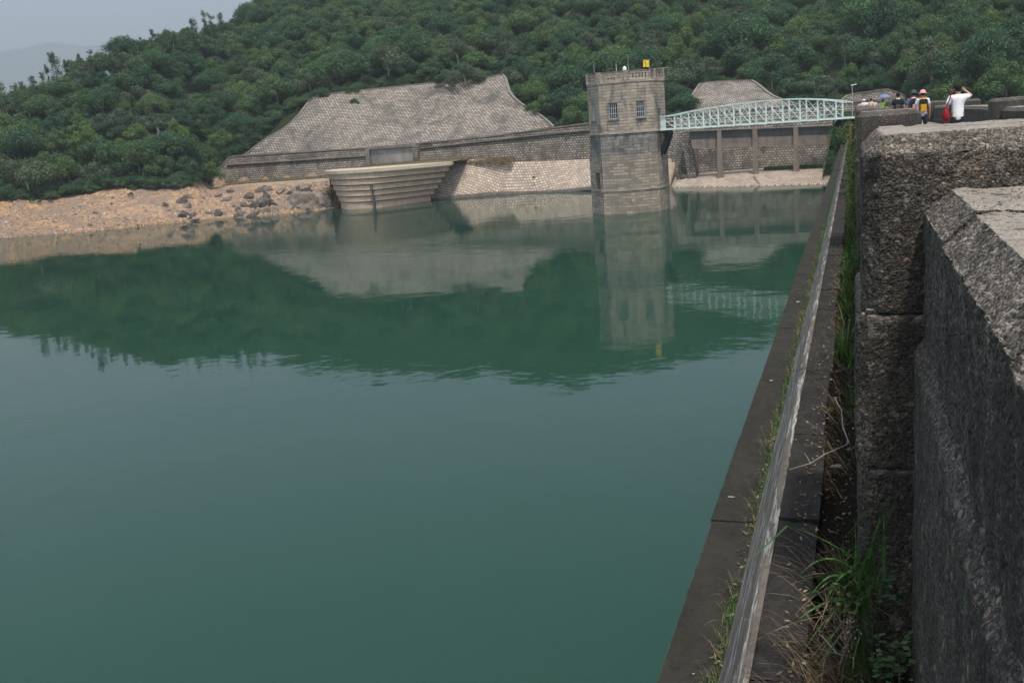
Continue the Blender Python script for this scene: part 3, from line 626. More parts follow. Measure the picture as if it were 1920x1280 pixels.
# lamp post at the landing
p = at(1598, 160, 117); root = empty('lamp_post', (p.x, p.y, 9.65), label='thin pale lamp post at the dam end of the footbridge', cat='lamp post')
hh = p.z-9.65; mb = MB(); mb.tube([(0,0,0),(0,0,hh)], [.06,.04], 8); mb.build('post', M['metal'], root)
mb = MB(); mb.bar((-.15,0,hh), (.45,0,hh+.06), .16, .08); mb.build('lamp_head', M['white'], root)
mb = MB(); mb.tube([(0,0,hh*.62),(-1.9,0,hh*.62-2.6)], .03, 6); mb.build('brace', M['metal'], root)
# ------------------------------------------------------------------ far-shore walls
def hf_wall(name, pts, mat, coping=None, label='', front_batter=.2, base_from=None, cap=.25, thick=1.6, **k):
    """pts: (X, zbase, Ybase, ztop, Ytop) along X; battered wall with coping"""
    root = empty(name, (pts[0][0], pts[0][2], pts[0][1]), label=label, cat=k.pop('cat', 'wall'), **k)
    xs = [p[0] for p in pts]; N = max(2, int((xs[-1]-xs[0])/1.0)); mb = MB(); rows = 6
    def g(x): return [np.interp(x, xs, [p[i] for p in pts]) for i in (1, 2, 3, 4)]
    G = []
    for i in range(N+1):
        x = lerp(xs[0], xs[-1], i/N); zb, yb, zt, yt = g(x); G.append([(x, lerp(yb, yt, j/rows), lerp(zb, zt, j/rows)) for j in range(rows+1)])
    def uv(p, zb, yb): return (p[0], p[2]*1.0 if k_ == 0 else (p[2]-zb0)*sl_)
    for i in range(N):
        for j in range(rows):
            a, b, c, d_ = G[i][j], G[i+1][j], G[i+1][j+1], G[i][j+1]
            U = lambda p: (p[0], math.hypot(p[2], (p[1]-170)) if abs(G[i][rows][1]-G[i][0][1]) > 3 else p[2])
            mb.face([a, b, c, d_], [U(a), U(b), U(c), U(d_)])
    for i in range(N):                      # back and top
        a, b = G[i][rows], G[i+1][rows]; t_ = (0, thick, 0)
        mb.face([a, b, (b[0], b[1]+thick, b[2]), (a[0], a[1]+thick, a[2])], [(a[0], 0), (b[0], 0), (b[0], 1), (a[0], 1)])
        mb.face([(a[0], a[1]+thick, a[2]), (b[0], b[1]+thick, b[2]), (b[0], b[1]+thick, b[2]-4), (a[0], a[1]+thick, a[2]-4)], [(0,0),(1,0),(1,1),(0,1)])
    for i in (0, N):
        g_ = G[i]; mb.face([*g_, (g_[-1][0], g_[-1][1]+thick, g_[-1][2]), (g_[0][0], g_[0][1]+thick, g_[0][2])])
    o = mb.build('wall_face', mat, root); inv = Matrix.Translation(root.location).inverted(); o.matrix_parent_inverse = inv
    if coping:
        mb = MB()
        for i in range(N):
            a, b = Vector(G[i][rows]), Vector(G[i+1][rows]); mb.bar(a+Vector((-.02, .1, .06)), b+Vector((.02, .1, .06)), .55, cap)
        o = mb.build('coping', coping, root); o.matrix_parent_inverse = inv
    return root
# lower wall, left of the gate
def slope_y(z, y0, bt): return y0+(z)*bt
L1 = [(-124.8, 3.9, 174.2, 4.3, 174.3), (-121.5, 4.2, 174.2, 7.2, 175), (-118.4, 4.4, 174.2, 10.0, 175.8), (-102, 4.6, 174.2, 9.85, 175.8), (-87.4, 5.2, 174.2, 9.7, 175.7)]
r1 = hf_wall('retaining_wall', L1, M['lowerwall'], M['coping'], 'coursed stone retaining wall left of the concrete gate panel')
mb = MB(); mb.bar((-119, 175.1, 8.45), (-87.5, 175.05, 8.3), .5, .16); o = mb.build('string_course', M['coping'], r1); o.matrix_parent_inverse = Matrix.Translation(r1.location).inverted()
L2 = [(-77.0, 6.0, 174.2, 9.85, 175.7), (-64, 5.6, 174.2, 10.15, 175.7), (-50.9, 5.2, 174.2, 10.85, 175.8), (-44, 5.0, 174.2, 11.2, 175.8), (-33, 4.6, 174.0, 11.3, 175.9), (-29.6, 4.2, 173.9, 11.3, 175.9)]
r2 = hf_wall('retaining_wall', L2, M['lowerwall'], M['coping'], 'long dark-stained stone retaining wall behind the tower')
mb = MB(); mb.bar((-77, 175.15, 8.95), (-50.9, 175.2, 9.9), .5, .14); mb.bar((-50.9, 175.2, 9.9), (-29.7, 175.3, 10.35), .5, .14); o = mb.build('string_course', M['coping'], r2); o.matrix_parent_inverse = Matrix.Translation(r2.location).inverted()
L3 = [(-29.5, .6, 171.5, 11.3, 175.9), (-20, 1.0, 171.5, 11.4, 176.0), (-10, .8, 171.5, 11.4, 176.0), (-1.6, .6, 171.5, 11.4, 176.0), (4.5, 5, 172, 11.2, 176)]
r3 = hf_wall('retaining_wall', L3, M['lowerwall'], M['coping'], 'stone retaining wall behind the piers under the footbridge')
# slanted buttress beside the channel
mb = MB(); mb.prism([(0, 0), (1.3, 0), (.5, 7.9), (-1.0, 7.9)], 0, 5); o = mb.build('buttress', M['lowerwall'], label='slanting stone buttress at the left end of the dark beam', cat='buttress'); o.location = (-26.0, 167.6, .9)
# gate panel
gp = empty('sluice_gate', (-82, 175, 6), label='smooth grey concrete gate panel set into the stone wall', cat='gate')
def gpart(name, m, mat): o = m.build(name, mat, gp); o.matrix_parent_inverse = Matrix.Translation(gp.location).inverted()
mb = MB(); mb.box(-86.6, -77.7, 174.35, 176.4, 4.5, 9.4); gpart('panel', mb, M['panel'])
mb = MB(); mb.box(-87.4, -77.0, 173.9, 176.4, 9.42, 9.98); gpart('lintel', mb, M['coping'])
mb = MB(); mb.box(-87.38, -86.62, 173.6, 176, 4.5, 9.4); gpart('pilaster', mb, M['coping'])
mb = MB(); mb.box(-77.68, -76.7, 173.6, 176, 4.5, 9.4); gpart('pilaster', mb, M['lowerwall'])
mb = MB(); mb.box(-87.2, -77.2, 175.2, 175.5, 10.0, 10.9); 
mb = MB()
for i in range(11): mb.bar((-87.2+i, 175.6, 9.98), (-87.2+i, 175.6, 10.9), .06)
for z_ in (10.45, 10.9): mb.bar((-87.2, 175.6, z_), (-77.2, 175.6, z_), .05)
gpart('railing', mb, M['metal'])
# upper sloping walls
def up_pts(tab, k0, k1, xa, xb, zroad=9.9):
    out = []
    for x, zt in tab:
        k_ = lerp(k0, k1, min(1, max(0, (x-xa)/(xb-xa)))); out.append((x, zroad, 177.6, zt, 177.6+(zt-10.3)*k_))
    return out
U1 = up_pts([(-116.2, 9.95), (-114.74, 11.3), (-113.52, 12.55), (-112.08, 13.4), (-110.1, 14.4), (-108.76, 15.3), (-107.6, 16.6), (-106.9, 18.0), (-106.4, 19.7), (-105.8, 20.95), (-99.9, 21.1), (-86.5, 21.4), (-73.3, 21.5), (-69, 21.7), (-66.6, 22.0), (-65.4, 20.8), (-64, 18.8), (-62.3, 17.2), (-60.3, 15.9), (-58.2, 14.7), (-56.2, 13.8), (-54.2, 12.7), (-51.6, 10.9)], 1.05, 1.6, -110, -68)
hf_wall('hillside_wall', U1, M['upperwall'], M['coping'], 'tall pale sloping stone wall with curved ends on the hillside', thick=.6)
U2 = up_pts([(-30.4, 11.0), (-29.66, 11.8), (-29.2, 12.5), (-28.6, 13.2), (-28.1, 14.2), (-27.8, 15.2), (-27.45, 16.3), (-27.2, 17.0), (-22.6, 16.9), (-18, 16.7), (-16.7, 15.9), (-15.4, 14.8), (-14, 13.7), (-12.3, 12.8), (-10.6, 12.2), (-8.8, 11.5), (-7.5, 10.9)], 2.5, 2.5, 0, 1)
hf_wall('hillside_wall', U2, M['upperwall'], M['coping'], 'smaller grey sloping stone wall above the footbridge', thick=.6)
U3 = [(-3.2, 9.3, 176.5, 10.8, 178), (-1.0, 9.3, 176.5, 12.6, 180), (5, 9.3, 176.5, 13.0, 180), (9, 9.2, 176, 11.2, 179)]
hf_wall('hillside_wall', U3, M['lowerwall'], M['coping'], 'low grey stone slope wall behind the lamp post and distant hikers', thick=.6)
# pale pitched apron between spillway and tower, then the right apron
def sheet_thing(name, rows, mat, parent=None, sub=10, noise=.0, **k):
    V = []; UV = []; n = len(rows[0])
    for j, row in enumerate(rows):
        for p in row: V.append(tuple(p)); UV.append((p[0], math.hypot(p[1]-150, p[2])))
    Q = [[j*n+i, j*n+i+1, (j+1)*n+i+1, (j+1)*n+i] for j in range(len(rows)-1) for i in range(n-1)]
    # skirt so that the slab has thickness
    m = len(V); V2 = [(x, y_+.0, z_-1.2) for x, y_, z_ in V]; V += V2; UV += UV
    Q += [[i+1, i, m+i, m+i+1] for i in range(n-1)]; b0 = (len(rows)-1)*n; Q += [[b0+i, b0+i+1, m+b0+i+1, m+b0+i] for i in range(n-1)]
    Q += [[j*n, (j+1)*n, m+(j+1)*n, m+j*n] for j in range(len(rows)-1)]; Q += [[(j+1)*n+n-1, j*n+n-1, m+j*n+n-1, m+(j+1)*n+n-1] for j in range(len(rows)-1)]
    return np_mesh(name, V, Q, mat, parent, uv=UV, **k)
def rowsurf(a, b, nrow, bulge=0):
    return [[(lerp(p[0], q[0], j/nrow), lerp(p[1], q[1], j/nrow), lerp(p[2], q[2], j/nrow)+bulge*math.sin(math.pi*j/nrow)) for p, q in zip(a, b)] for j in range(nrow+1)]
def dense(pts, n):
    t_ = np.linspace(0, 1, len(pts)); s_ = np.linspace(0, 1, n); P_ = np.array(pts, float); return [tuple(np.interp(s, t_, P_[:, i]) for i in range(3)) for s in s_]
_h0 = at(846, 304, 172.5); _l0 = at(801, 376, 166.0)
lo = dense([(_l0.x, _l0.y, .2), (-66, 167.6, .4), (-60, 170.4, .45), (-54, 170.2, .2), (-48, 169.0, .25), (-42.5, 167.6, .6), (-36, 167.0, .5), (-29, 166.2, .3)], 60)
hi = dense([(_h0.x, _h0.y, 6.45), (-64.6, 173.8, 6.4), (-60, 174.5, 6.0), (-54, 174.5, 5.6), (-48, 174.5, 5.4), (-42, 174.5, 5.2), (-36, 174.4, 4.9), (-29, 174.2, 4.4)], 60)
ap = sheet_thing('stone_apron', rowsurf(lo, hi, 12), M['apron'], label='pale stone-pitched slope between the stepped spillway and the tower', cat='stone slope')
mb = MB()
for i in range(59): a, b = Vector(lo[i]), Vector(lo[i+1]); mb.bar(a+Vector((0, -.35, -.15)), b+Vector((0, -.35, -.15)), .75, .5)
mb.build('toe_kerb', M['coping'], ap)
mb = MB(); mb.bar(Vector(lo[0])+Vector((-.1, -.3, -.2)), Vector(hi[0])+Vector((.1, -.2, 0)), .7, .3); mb.build('wing_edge', M['lip'], ap)
lo2 = dense([(-28.5, 165.2, .1), (-22, 161.6, .1), (-15.7, 158.6, .1), (-10, 156.6, .1), (-4.3, 154.7, .1), (-.85, 153.8, .2)], 40)
hi2 = dense([(-28.5, 171.9, 1.5), (-22, 171.9, 1.7), (-15.7, 171.9, 1.9), (-10, 171.9, 1.8), (-4.3, 171.9, 1.7), (-.85, 171.9, 1.8)], 40)
ap2 = sheet_thing('stone_apron', rowsurf(lo2, hi2, 10, .25), M['apron'], label='low pale stone bench at the water under the footbridge', cat='stone slope')
# road-side pilasters / aqueduct on piers
aq = empty('aqueduct', (-13.5, 166.5, 0), label='dark horizontal concrete beam on three tall piers under the footbridge', cat='aqueduct')
def apart(name, m, mat, parent=None): o = m.build(name, mat, parent or aq); o.matrix_parent_inverse = Matrix.Translation(aq.location).inverted(); return o
def zt(x): return lerp(8.66, 7.95, (x+25.1)/23.3)
mb = MB(); xs = (-25.3, -1.0); zo = zt(xs[0]); z1_ = zt(xs[1])
mb.prism([(-25.3, zo-1.3), (-1, z1_-1.3), (-1, z1_), (-25.3, zo)], 166.55, 167.6); apart('upper_panel', mb, M['beamd'])
mb = MB()
for i in range(9):
    z_ = -.12-i*.14; mb.bar((-25.2, 166.52, zo+z_), (-1.1, 166.52, z1_+z_), .05, .035)
apart('board_line', mb, M['beamd'])
mb = MB(); mb.prism([(-25.0, zo-2.75), (-1, z1_-2.75), (-1, z1_-1.3), (-25.15, zo-1.3)], 166.3, 167.8); apart('girder', mb, M['pier'])
mb = MB(); mb.bar((-25.4, 167.0, zo+.08), (-1, 167.0, z1_+.08), 1.5, .16); apart('cap_slab', mb, M['coping'])
for x, zb in ((-20.55, 1.2), (-15.0, .6), (-8.75, .9)):
    mb = MB(); mb.prism([(x-.46, zb-1), (x+.46, zb-1), (x+.34, zt(x)+.1), (x-.34, zt(x)+.1)], 165.7, 166.28); mb.box(x-.6, x+.6, 165.5, 166.29, zb-1, zb+.15); apart('pier', mb, M['pier'])
mb = MB(); mb.bar((-15.0, 163.2, 1.1), (-13.9, 158.6, .1), .35, .3); o = mb.build('drain_pipe', M['coping'], label='short pale drain channel running from the middle pier to the water', cat='drain')
# ------------------------------------------------------------------ stepped spillway
sp_ = empty('spillway', (-77, 160, 0), label='beige stepped concrete spillway bowl with a pale curved rim', cat='spillway')
def spart(name, m, mat): o = m.build(name, mat, sp_, merge=False); o.matrix_parent_inverse = Matrix.Translation(sp_.location).inverted()
def arc(xa, xb, yoff, n=40, bow=9.0):
    out = []
    for i in range(n+1):
        t_ = i/n; out.append((lerp(xa, xb, t_), lerp(158.6, 161.6, t_)-bow*4*t_*(1-t_)+yoff))
    return out
def band(mb, xa, xb, yoff, z0, z1, yback, seg=None):
    A_ = arc(xa, xb, yoff); acc = 0
    for i in range(len(A_)-1):
        (x0, y0), (x1, y1) = A_[i], A_[i+1]; sx = (x1-x0)
        zs0 = lambda x: z0+.15*((x+77)/12); 
        mb.face([(x0,y0,z0),(x1,y1,z0),(x1,y1,z1),(x0,y0,z1)]); mb.face([(x0,y0,z1),(x1,y1,z1),(x1,yback,z1),(x0,yback,z1)]); mb.face([(x0,yback,z0),(x1,yback,z0),(x1,y1,z0),(x0,y0,z0)])
    for (x, y_) in (A_[0], A_[-1]): mb.face([(x,y_,z0),(x,y_,z1),(x,yback,z1),(x,yback,z0)])
mb = MB(); band(mb, -88.2, -65.3, 0, 5.98, 6.5, 162.6); band(mb, -88.0, -65.6, .15, 5.80, 5.979, 162.5); spart('rim', mb, M['lip'])
zs = [5.80, 4.85, 3.9, 2.95, 2.0, 1.05, -1.5]
for i in range(6):
    mb = MB(); band(mb, -87.6+i*.28, -66.3-i*.78, .22+i*.2, zs[i+1]+.14, zs[i]-.001, 162.8); spart('step', mb, M['spill'])
    mb = MB(); band(mb, -87.5+i*.28, -66.4-i*.78, .22+i*.2+.3, zs[i+1], zs[i+1]+.139, 162.8)
    if i < 5: spart('step_shadow_band', mb, M['beamd'])  # dark recessed band: shadow line under each step put into the colour
xs_ = at(700, 360, 152.6).x; mb = MB(); mb.box(xs_-.2, xs_+.2, 151.9, 152.9, 2.9, 4.0); mb.box(xs_-.08, xs_+.08, 152.2, 153.0, -.2, 2.9); spart('drain_slot', mb, M['beamd'])
mb = MB(); mb.face([(-88.1, 160, 6.45), (-66.2, 162.2, 6.45), (-66.6, 175.1, 6.6), (-88.1, 175.1, 6.0)]); mb.face([(-88.1, 160, 6.45), (-88.1, 175.1, 6.0), (-88.1, 175.1, 0), (-88.1, 160, 0)]); mb.face([(-88.1, 162.9, -1), (-71.8, 162.9, -1), (-67.0, 162.9, 6.4), (-88.1, 162.9, 6.4)]); o = mb.build('ground_fill', M['dryslope'], kind='structure'); o.name = 'earth_bank'
# path slab along the foot of the left wall
mb = MB(); mb.prism([(-121, 3.9), (-88.4, 4.3), (-88.4, 4.78), (-110, 4.65), (-121, 4.3)], 167.5, 169.3); mb.build('lakeside_kerb', M['lip'], label='pale concrete kerb strip at the foot of the left stone wall', cat='kerb')
# grass strips at wall feet
def grass_strip(name, x0, x1, y0, y1, zf, n, h, mat, label, seedz=None):
    a = RNG; X = a.uniform(x0, x1, n); Y = a.uniform(y0, y1, n); Zb = zf(X, Y); V = np.zeros((n, 3, 3)); w_ = a.uniform(.03, .09, n)*h*2; an = a.uniform(0, 6.28, n)
    hh_ = h*a.uniform(.4, 1.2, n); V[:, 0] = np.stack([X-np.cos(an)*w_, Y-np.sin(an)*w_, Zb-.05], -1); V[:, 1] = np.stack([X+np.cos(an)*w_, Y+np.sin(an)*w_, Zb-.05], -1)
    V[:, 2] = np.stack([X+a.normal(0, .35, n)*h, Y+a.normal(0, .35, n)*h, Zb+hh_], -1)
    return np_mesh(name, V.reshape(-1, 3), np.arange(3*n).reshape(-1, 3), mat, col=a.uniform(0, 1, n), label=label, cat='grass', kind='stuff')
grass_strip('grass', -76.5, -58, 172.2, 174.4, lambda x, y_: 5.6+(y_-172)*.35-(x+76)*.02, 5000, .55, M['straw'], 'dry yellowish grass along the wall foot right of the spillway')
grass_strip('grass', -117, -66, 169.4, 174.3, lambda x, y_: np.interp(x, [-117, -88, -87.9, -66], [4.6, 4.7, 6.15, 6.4])+(y_-170)*.08, 12000, .4, M['straw'], 'dry grass strip on top of the spillway and kerb')
grass_strip('grass', -14, -1, 168.3, 171.8, lambda x, y_: 1.75+0*x, 7000, .45, M['grass'], 'green grass at the wall foot behind the right pier')
# ------------------------------------------------------------------ trees
def crown_mesh(name, Rr, Hh, lobes, nleaf, leaf, rs, flat=.75, sparse=False, zlow=.25):
    a = np.random.default_rng(rs); C = []; 
    for i in range(lobes):
        th = a.uniform(0, 6.283); rr = Rr*.80*math.sqrt(a.uniform(0, 1)); hz = lerp(zlow, .86, 1-(rr/Rr)**2*.75)*a.uniform(.72, 1.08)
        C.append((rr*math.cos(th), rr*math.sin(th), hz*Hh, a.uniform(.15, .33)*Rr))
    C.append((0, 0, Hh*.8, .34*Rr)); P = []; N = []; T = []
    wts = np.array([c[3]**2 for c in C]); wts /= wts.sum()
    for c, w_ in zip(C, wts):
        n = int(nleaf*w_); u = a.normal(0, 1, (n, 3)); u[:, 2] = u[:, 2]+.25; u /= np.linalg.norm(u, axis=1)[:, None]
        rad = c[3]*(1-.35*a.uniform(0, 1, n)**2+a.normal(0, .15, n)); rad *= 1+.22*np.sin(u[:, 0]*5+c[0]*3)*np.sin(u[:, 1]*6+c[1])
        p = u*rad[:, None]; p[:, 2] *= flat; P.append(p+np.array(c[:3])); nn = u+a.normal(0, .55, (n, 3)); N.append(nn/np.linalg.norm(nn, axis=1)[:, None]); T.append(np.clip(a.normal(.5, .22, n)+a.normal(0, .12), 0, 1))
    P = np.concatenate(P); N = np.concatenate(N); T = np.concatenate(T); n = len(P)
    t1 = np.cross(N, a.normal(0, 1, (n, 3))); t1 /= np.linalg.norm(t1, axis=1)[:, None]; t2 = np.cross(N, t1)
    s_ = leaf*a.uniform(.55, 1.3, n)[:, None]; V = np.stack([P-t1*s_*.5, P-t2*s_*.32+t1*s_*.05, P+t1*s_*.5, P+t2*s_*.32], 1).reshape(-1, 3)
    return V, np.arange(4*n).reshape(-1, 4), T
def trunk_mb(Hh, r, rs, limbs=4, lean=.3):
    a = random.Random(rs); mb = MB(); top = Vector((a.uniform(-lean, lean), a.uniform(-lean, lean), Hh*.62))
    mb.tube([(0, 0, -1.2), (0, 0, 0), top*.5+Vector((.1, 0, 0)), top], [r*1.5, r*1.1, r*.8, r*.45], 7)
    for i in range(limbs):
        th = i*6.28/limbs+a.uniform(-.4, .4); s = top*a.uniform(.55, 1.0); e = s+Vector((math.cos(th), math.sin(th), .85))*Hh*.24; m = (s+e)/2+Vector((0, 0, -.12))
        mb.tube([s, m, e], [r*.45, r*.3, r*.14], 5)
    return mb
HERO = bpy.data.objects
def proto(kind, Rr, Hh, lobes, nleaf, leaf, rs, mat, bark, **k):
    root = empty(kind, (0, 0, 0)); V, Q, T = crown_mesh('crown', Rr, Hh, lobes, nleaf, leaf, rs, **k); np_mesh('crown', V, Q, mat, root, col=T); trunk_mb(Hh, .16, rs).build('trunk', bark, root); return root
def eucalypt(rs):
    a = np.random.default_rng(rs); root = empty('tall_thin_tree'); Hh = 9.0; P = []; T = []; N = []; mb = MB()
    top = Vector((a.uniform(-.9, .9), a.uniform(-.9, .9), Hh)); mb.tube([(0, 0, -1.5), (0, 0, 0), top*.5+Vector((.25, .1, 0)), top], [.15, .12, .08, .02], 6)
    for i in range(26):
        f = a.uniform(.38, 1.02); s = Vector(top*min(f, .97)); th = a.uniform(0, 6.28); L = a.uniform(.25, 1.35)*(1.3-f*.75); e = s+Vector((math.cos(th)*L, math.sin(th)*L, a.uniform(.1, .9)))
        mb.tube([s, (s+e)/2+Vector((0, 0, .06)), e], [.03, .02, .01], 4)
        n = int(a.uniform(60, 150)); u = a.normal(0, 1, (n, 3)); rr = a.uniform(.16, .38); p = u*rr; p[:, 2] *= a.uniform(.7, 1.5); P.append(p+np.array(e)); N.append(u+a.normal(0, .8, (n, 3))); T.append(a.uniform(.1, .8, n))
    P = np.concatenate(P); N = np.concatenate(N); T = np.concatenate(T); n = len(P); N /= np.linalg.norm(N, axis=1)[:, None]
    t1 = np.cross(N, a.normal(0, 1, (n, 3))); t1 /= np.linalg.norm(t1, axis=1)[:, None]; t2 = np.cross(N, t1); s_ = .2*a.uniform(.6, 1.3, n)[:, None]
    V = np.stack([P-t1*s_*.5, P-t2*s_*.3, P+t1*s_*.5, P+t2*s_*.3], 1).reshape(-1, 3)
    np_mesh('crown', V, np.arange(4*n).reshape(-1, 4), M['leaf'], root, col=T); mb.build('trunk', M['bark_pale'], root); return root
PR = [proto('broadleaf_tree', 3.6, 6.2, 30, 8200, .245, 11, M['leaf'], M['bark']), proto('broadleaf_tree', 3.2, 5.4, 24, 7000, .24, 12, M['leaf'], M['bark']), proto('broadleaf_tree', 4.2, 6.8, 40, 10000, .25, 13, M['leaf'], M['bark']),
      proto('broadleaf_tree', 2.7, 6.0, 22, 6200, .235, 14, M['leaf'], M['bark'], flat=1.0), proto('broadleaf_tree', 3.4, 5.0, 30, 7200, .235, 15, M['leaf_grey'], M['bark_pale']), proto('broadleaf_tree', 3.0, 5.2, 26, 6800, .235, 16, M['leaf_bright'], M['bark'])]
EU = [eucalypt(s) for s in (31, 32, 33, 34, 35)]
used = {}
def plant(pr, x, y, z, sc, label, cat='tree', group=None, sz=None, name=None):
    if id(pr) not in used: used[id(pr)] = 1; o = pr
    else: o = copy_tree(pr)
    o.location = (x, y, z); o.rotation_euler = (0, 0, random.uniform(0, 6.28)); o.scale = (sc*random.uniform(.78, 1.25), sc*random.uniform(.78, 1.25), sz or sc*random.uniform(.8, 1.3)); tag(o, label, cat, group); return o
# scatter candidate positions over the hillside
a = RNG; cand = []
def wall_top_d(b):     # nearest allowed distance of a trunk for this bearing
    return 0
pts = []
grid = {}
def ok(x, y, r):
    gx, gy = int(x//6), int(y//6)
    for i in range(gx-1, gx+2):
        for j in range(gy-1, gy+2):
            for (px, py) in grid.get((i, j), []):
                if (px-x)**2+(py-y)**2 < r*r: return False
    return True
FB = [(-60, 222), (-50, 207), (-45.5, 199.5), (-43, 200), (-40.4, 201), (-37.8, 198.5), (-36.4, 196), (-35.7, 207), (-35.2, 216), (-34, 217), (-32.8, 218), (-31.3, 219.5), (-30.4, 220), (-28, 218), (-24, 214.5), (-21, 213), (-19, 212.5), (-18.3, 207), (-17.4, 200), (-16.6, 194), (-15.9, 188), (-15.2, 184), (-10, 182), (-8.9, 184), (-8.6, 196), (-8, 203), (-5.2, 203.5), (-4.6, 198), (-3.9, 192), (-3, 187), (-2.4, 186), (0, 186), (2.5, 186), (3, 178), (5, 165), (8, 160), (20, 155)]
RD = [(-80, 290), (-50, 262), (-45, 250), (-40, 245), (-37, 256), (-34, 280), (-31, 308), (-28, 318), (20, 318)]
tries = 0
while tries < 40000:
    tries += 1; b = a.uniform(-52, 14); d0 = np.interp(b, [f[0] for f in FB], [f[1] for f in FB]); d1 = np.interp(b, [f[0] for f in RD], [f[1] for f in RD]); d = math.sqrt(a.uniform(d0*d0, d1*d1))
    if -1.9 < b < -.5 and d < 214: continue
    x, y = d*math.sin(R(b)), d*math.cos(R(b)); r = 3.5
    if ok(x, y, r): grid.setdefault((int(x//6), int(y//6)), []).append((x, y)); pts.append((b, d, x, y))
# first rank right on the forest edge
pts.sort(key=lambda p: p[1]*(1.0 if -46.5 < p[0] < 9.5 else 1.6))
zz = terr(np.array([p[2] for p in pts]), np.array([p[3] for p in pts]))
WEIGHTS = [.26, .19, .17, .16, .14, .08]
ind, rest = pts[:262], pts[262:]
def region(b):
    return ('left of the tall hillside wall' if b < -31 else 'above the tall hillside wall' if b < -18.5 else 'between the two hillside walls' if b < -8.8 else 'above the smaller hillside wall' if b < -2.5 else 'behind the dam walkway')
KIND = ['round dark green', 'small dark green', 'wide many-lobed green', 'narrow upright green', 'pale grey-green', 'bright yellow-green']
for i, (b, d, x, y) in enumerate(ind):
    k = int(a.choice(6, p=WEIGHTS)); plant(PR[k], x, y, zz[i]-.5, a.uniform(.7, 1.25)*(1.25 if a.uniform() < .12 else 1), f'{KIND[k]} leafy tree in the hillside forest {region(b)}', 'tree', f'{KIND[k]} trees {region(b)}')
# skyline eucalypts at the left
for i, (px, py, d, sc) in enumerate([(8, 160, 232, .8), (30, 165, 228, .7), (62, 150, 232, .8), (104, 106, 232, 1.15), (124, 118, 236, .8), (150, 106, 238, 1.0), (168, 100, 236, 1.1), (205, 106, 236, .8), (46, 158, 233, .7), (88, 128, 236, .7), (136, 116, 240, .8), (183, 112, 240, .8), (244, 84, 243, .8), (296, 70, 250, .8), (336, 70, 252, .8), (368, 40, 262, .8), (392, 34, 268, .8), (414, 30, 276, .8), (78, 140, 238, .6), (217, 98, 240, .7), (225, 92, 240, .9), (262, 84, 246, .75), (285, 62, 246, 1.15), (306, 76, 248, .8), (322, 66, 250, 1.0), (352, 64, 256, .8), (380, 28, 262, 1.3), (440, 28, 284, .8), (520, 6, 300, .8)]):
    v_ = ray(px, py); L = math.hypot(v_.x, v_.y); x, y = v_.x/L*d, v_.y/L*d; top = H+v_.z/L*d+.3; zg = float(terr(np.array([x]), np.array([y]))[0]); s = max(.6, (top-zg)/9.0)
    plant(EU[i % 5], x, y, zg-.3, min(1.2, s*.85), 'tall thin sparse-crowned tree standing out on the left skyline', 'tree', 'thin trees on the left skyline', sz=s)
# named trees
def special(px, py, d, mat, sc, label, pi, name='broadleaf_tree', zoff=None):
    v_ = ray(px, py); L = math.hypot(v_.x, v_.y); x, y = v_.x/L*d, v_.y/L*d; z_ = float(terr(np.array([x]), np.array([y]))[0]) if zoff is None else zoff
    o = copy_tree(PR[pi]); o.location = (x, y, z_-.5); o.scale = (sc, sc, sc); o.rotation_euler = (0, 0, random.uniform(0, 6)); tag(o, label, 'tree')
    if 'group' in o: del o['group']
    if mat:
        for c in o.children:
            if c.name.startswith('crown'): c.data = c.data.copy(); c.data.materials[0] = mat
    return o
special(392, 302, 203, M['leaf_bright'], .95, 'bright green round tree at the left end of the stone wall', 3)
special(876, 165, 206.5, M['leaf_grey'], 1.25, 'pale feathery tree leaning over the top of the tall wall', 4, zoff=18.9)
special(838, 160, 208.5, None, .8, 'small dark tree left of the pale one on the wall top', 1, zoff=20.2)
special(1495, 170, 200, M['leaf_warm'], .9, 'orange-tinted tree above the right part of the footbridge', 0)
special(1455, 165, 204, M['leaf_bright'], .8, 'yellowish green tree left of the orange-tinted one', 1)
special(1262, 190, 198, M['leaf_bright'], .6, 'light green bush left of the smaller sloping wall', 5)
special(1700, 60, 235, M['leaf_bright'], 1.5, 'large bright crown high above the walkway hikers', 2)
special(1800, 120, 200, M['leaf'], 1.4, 'broad crown behind the head of the man in white', 0)
special(1650, 130, 205, M['leaf'], 1.3, 'dark rounded tree above the distant group of walkers', 0)
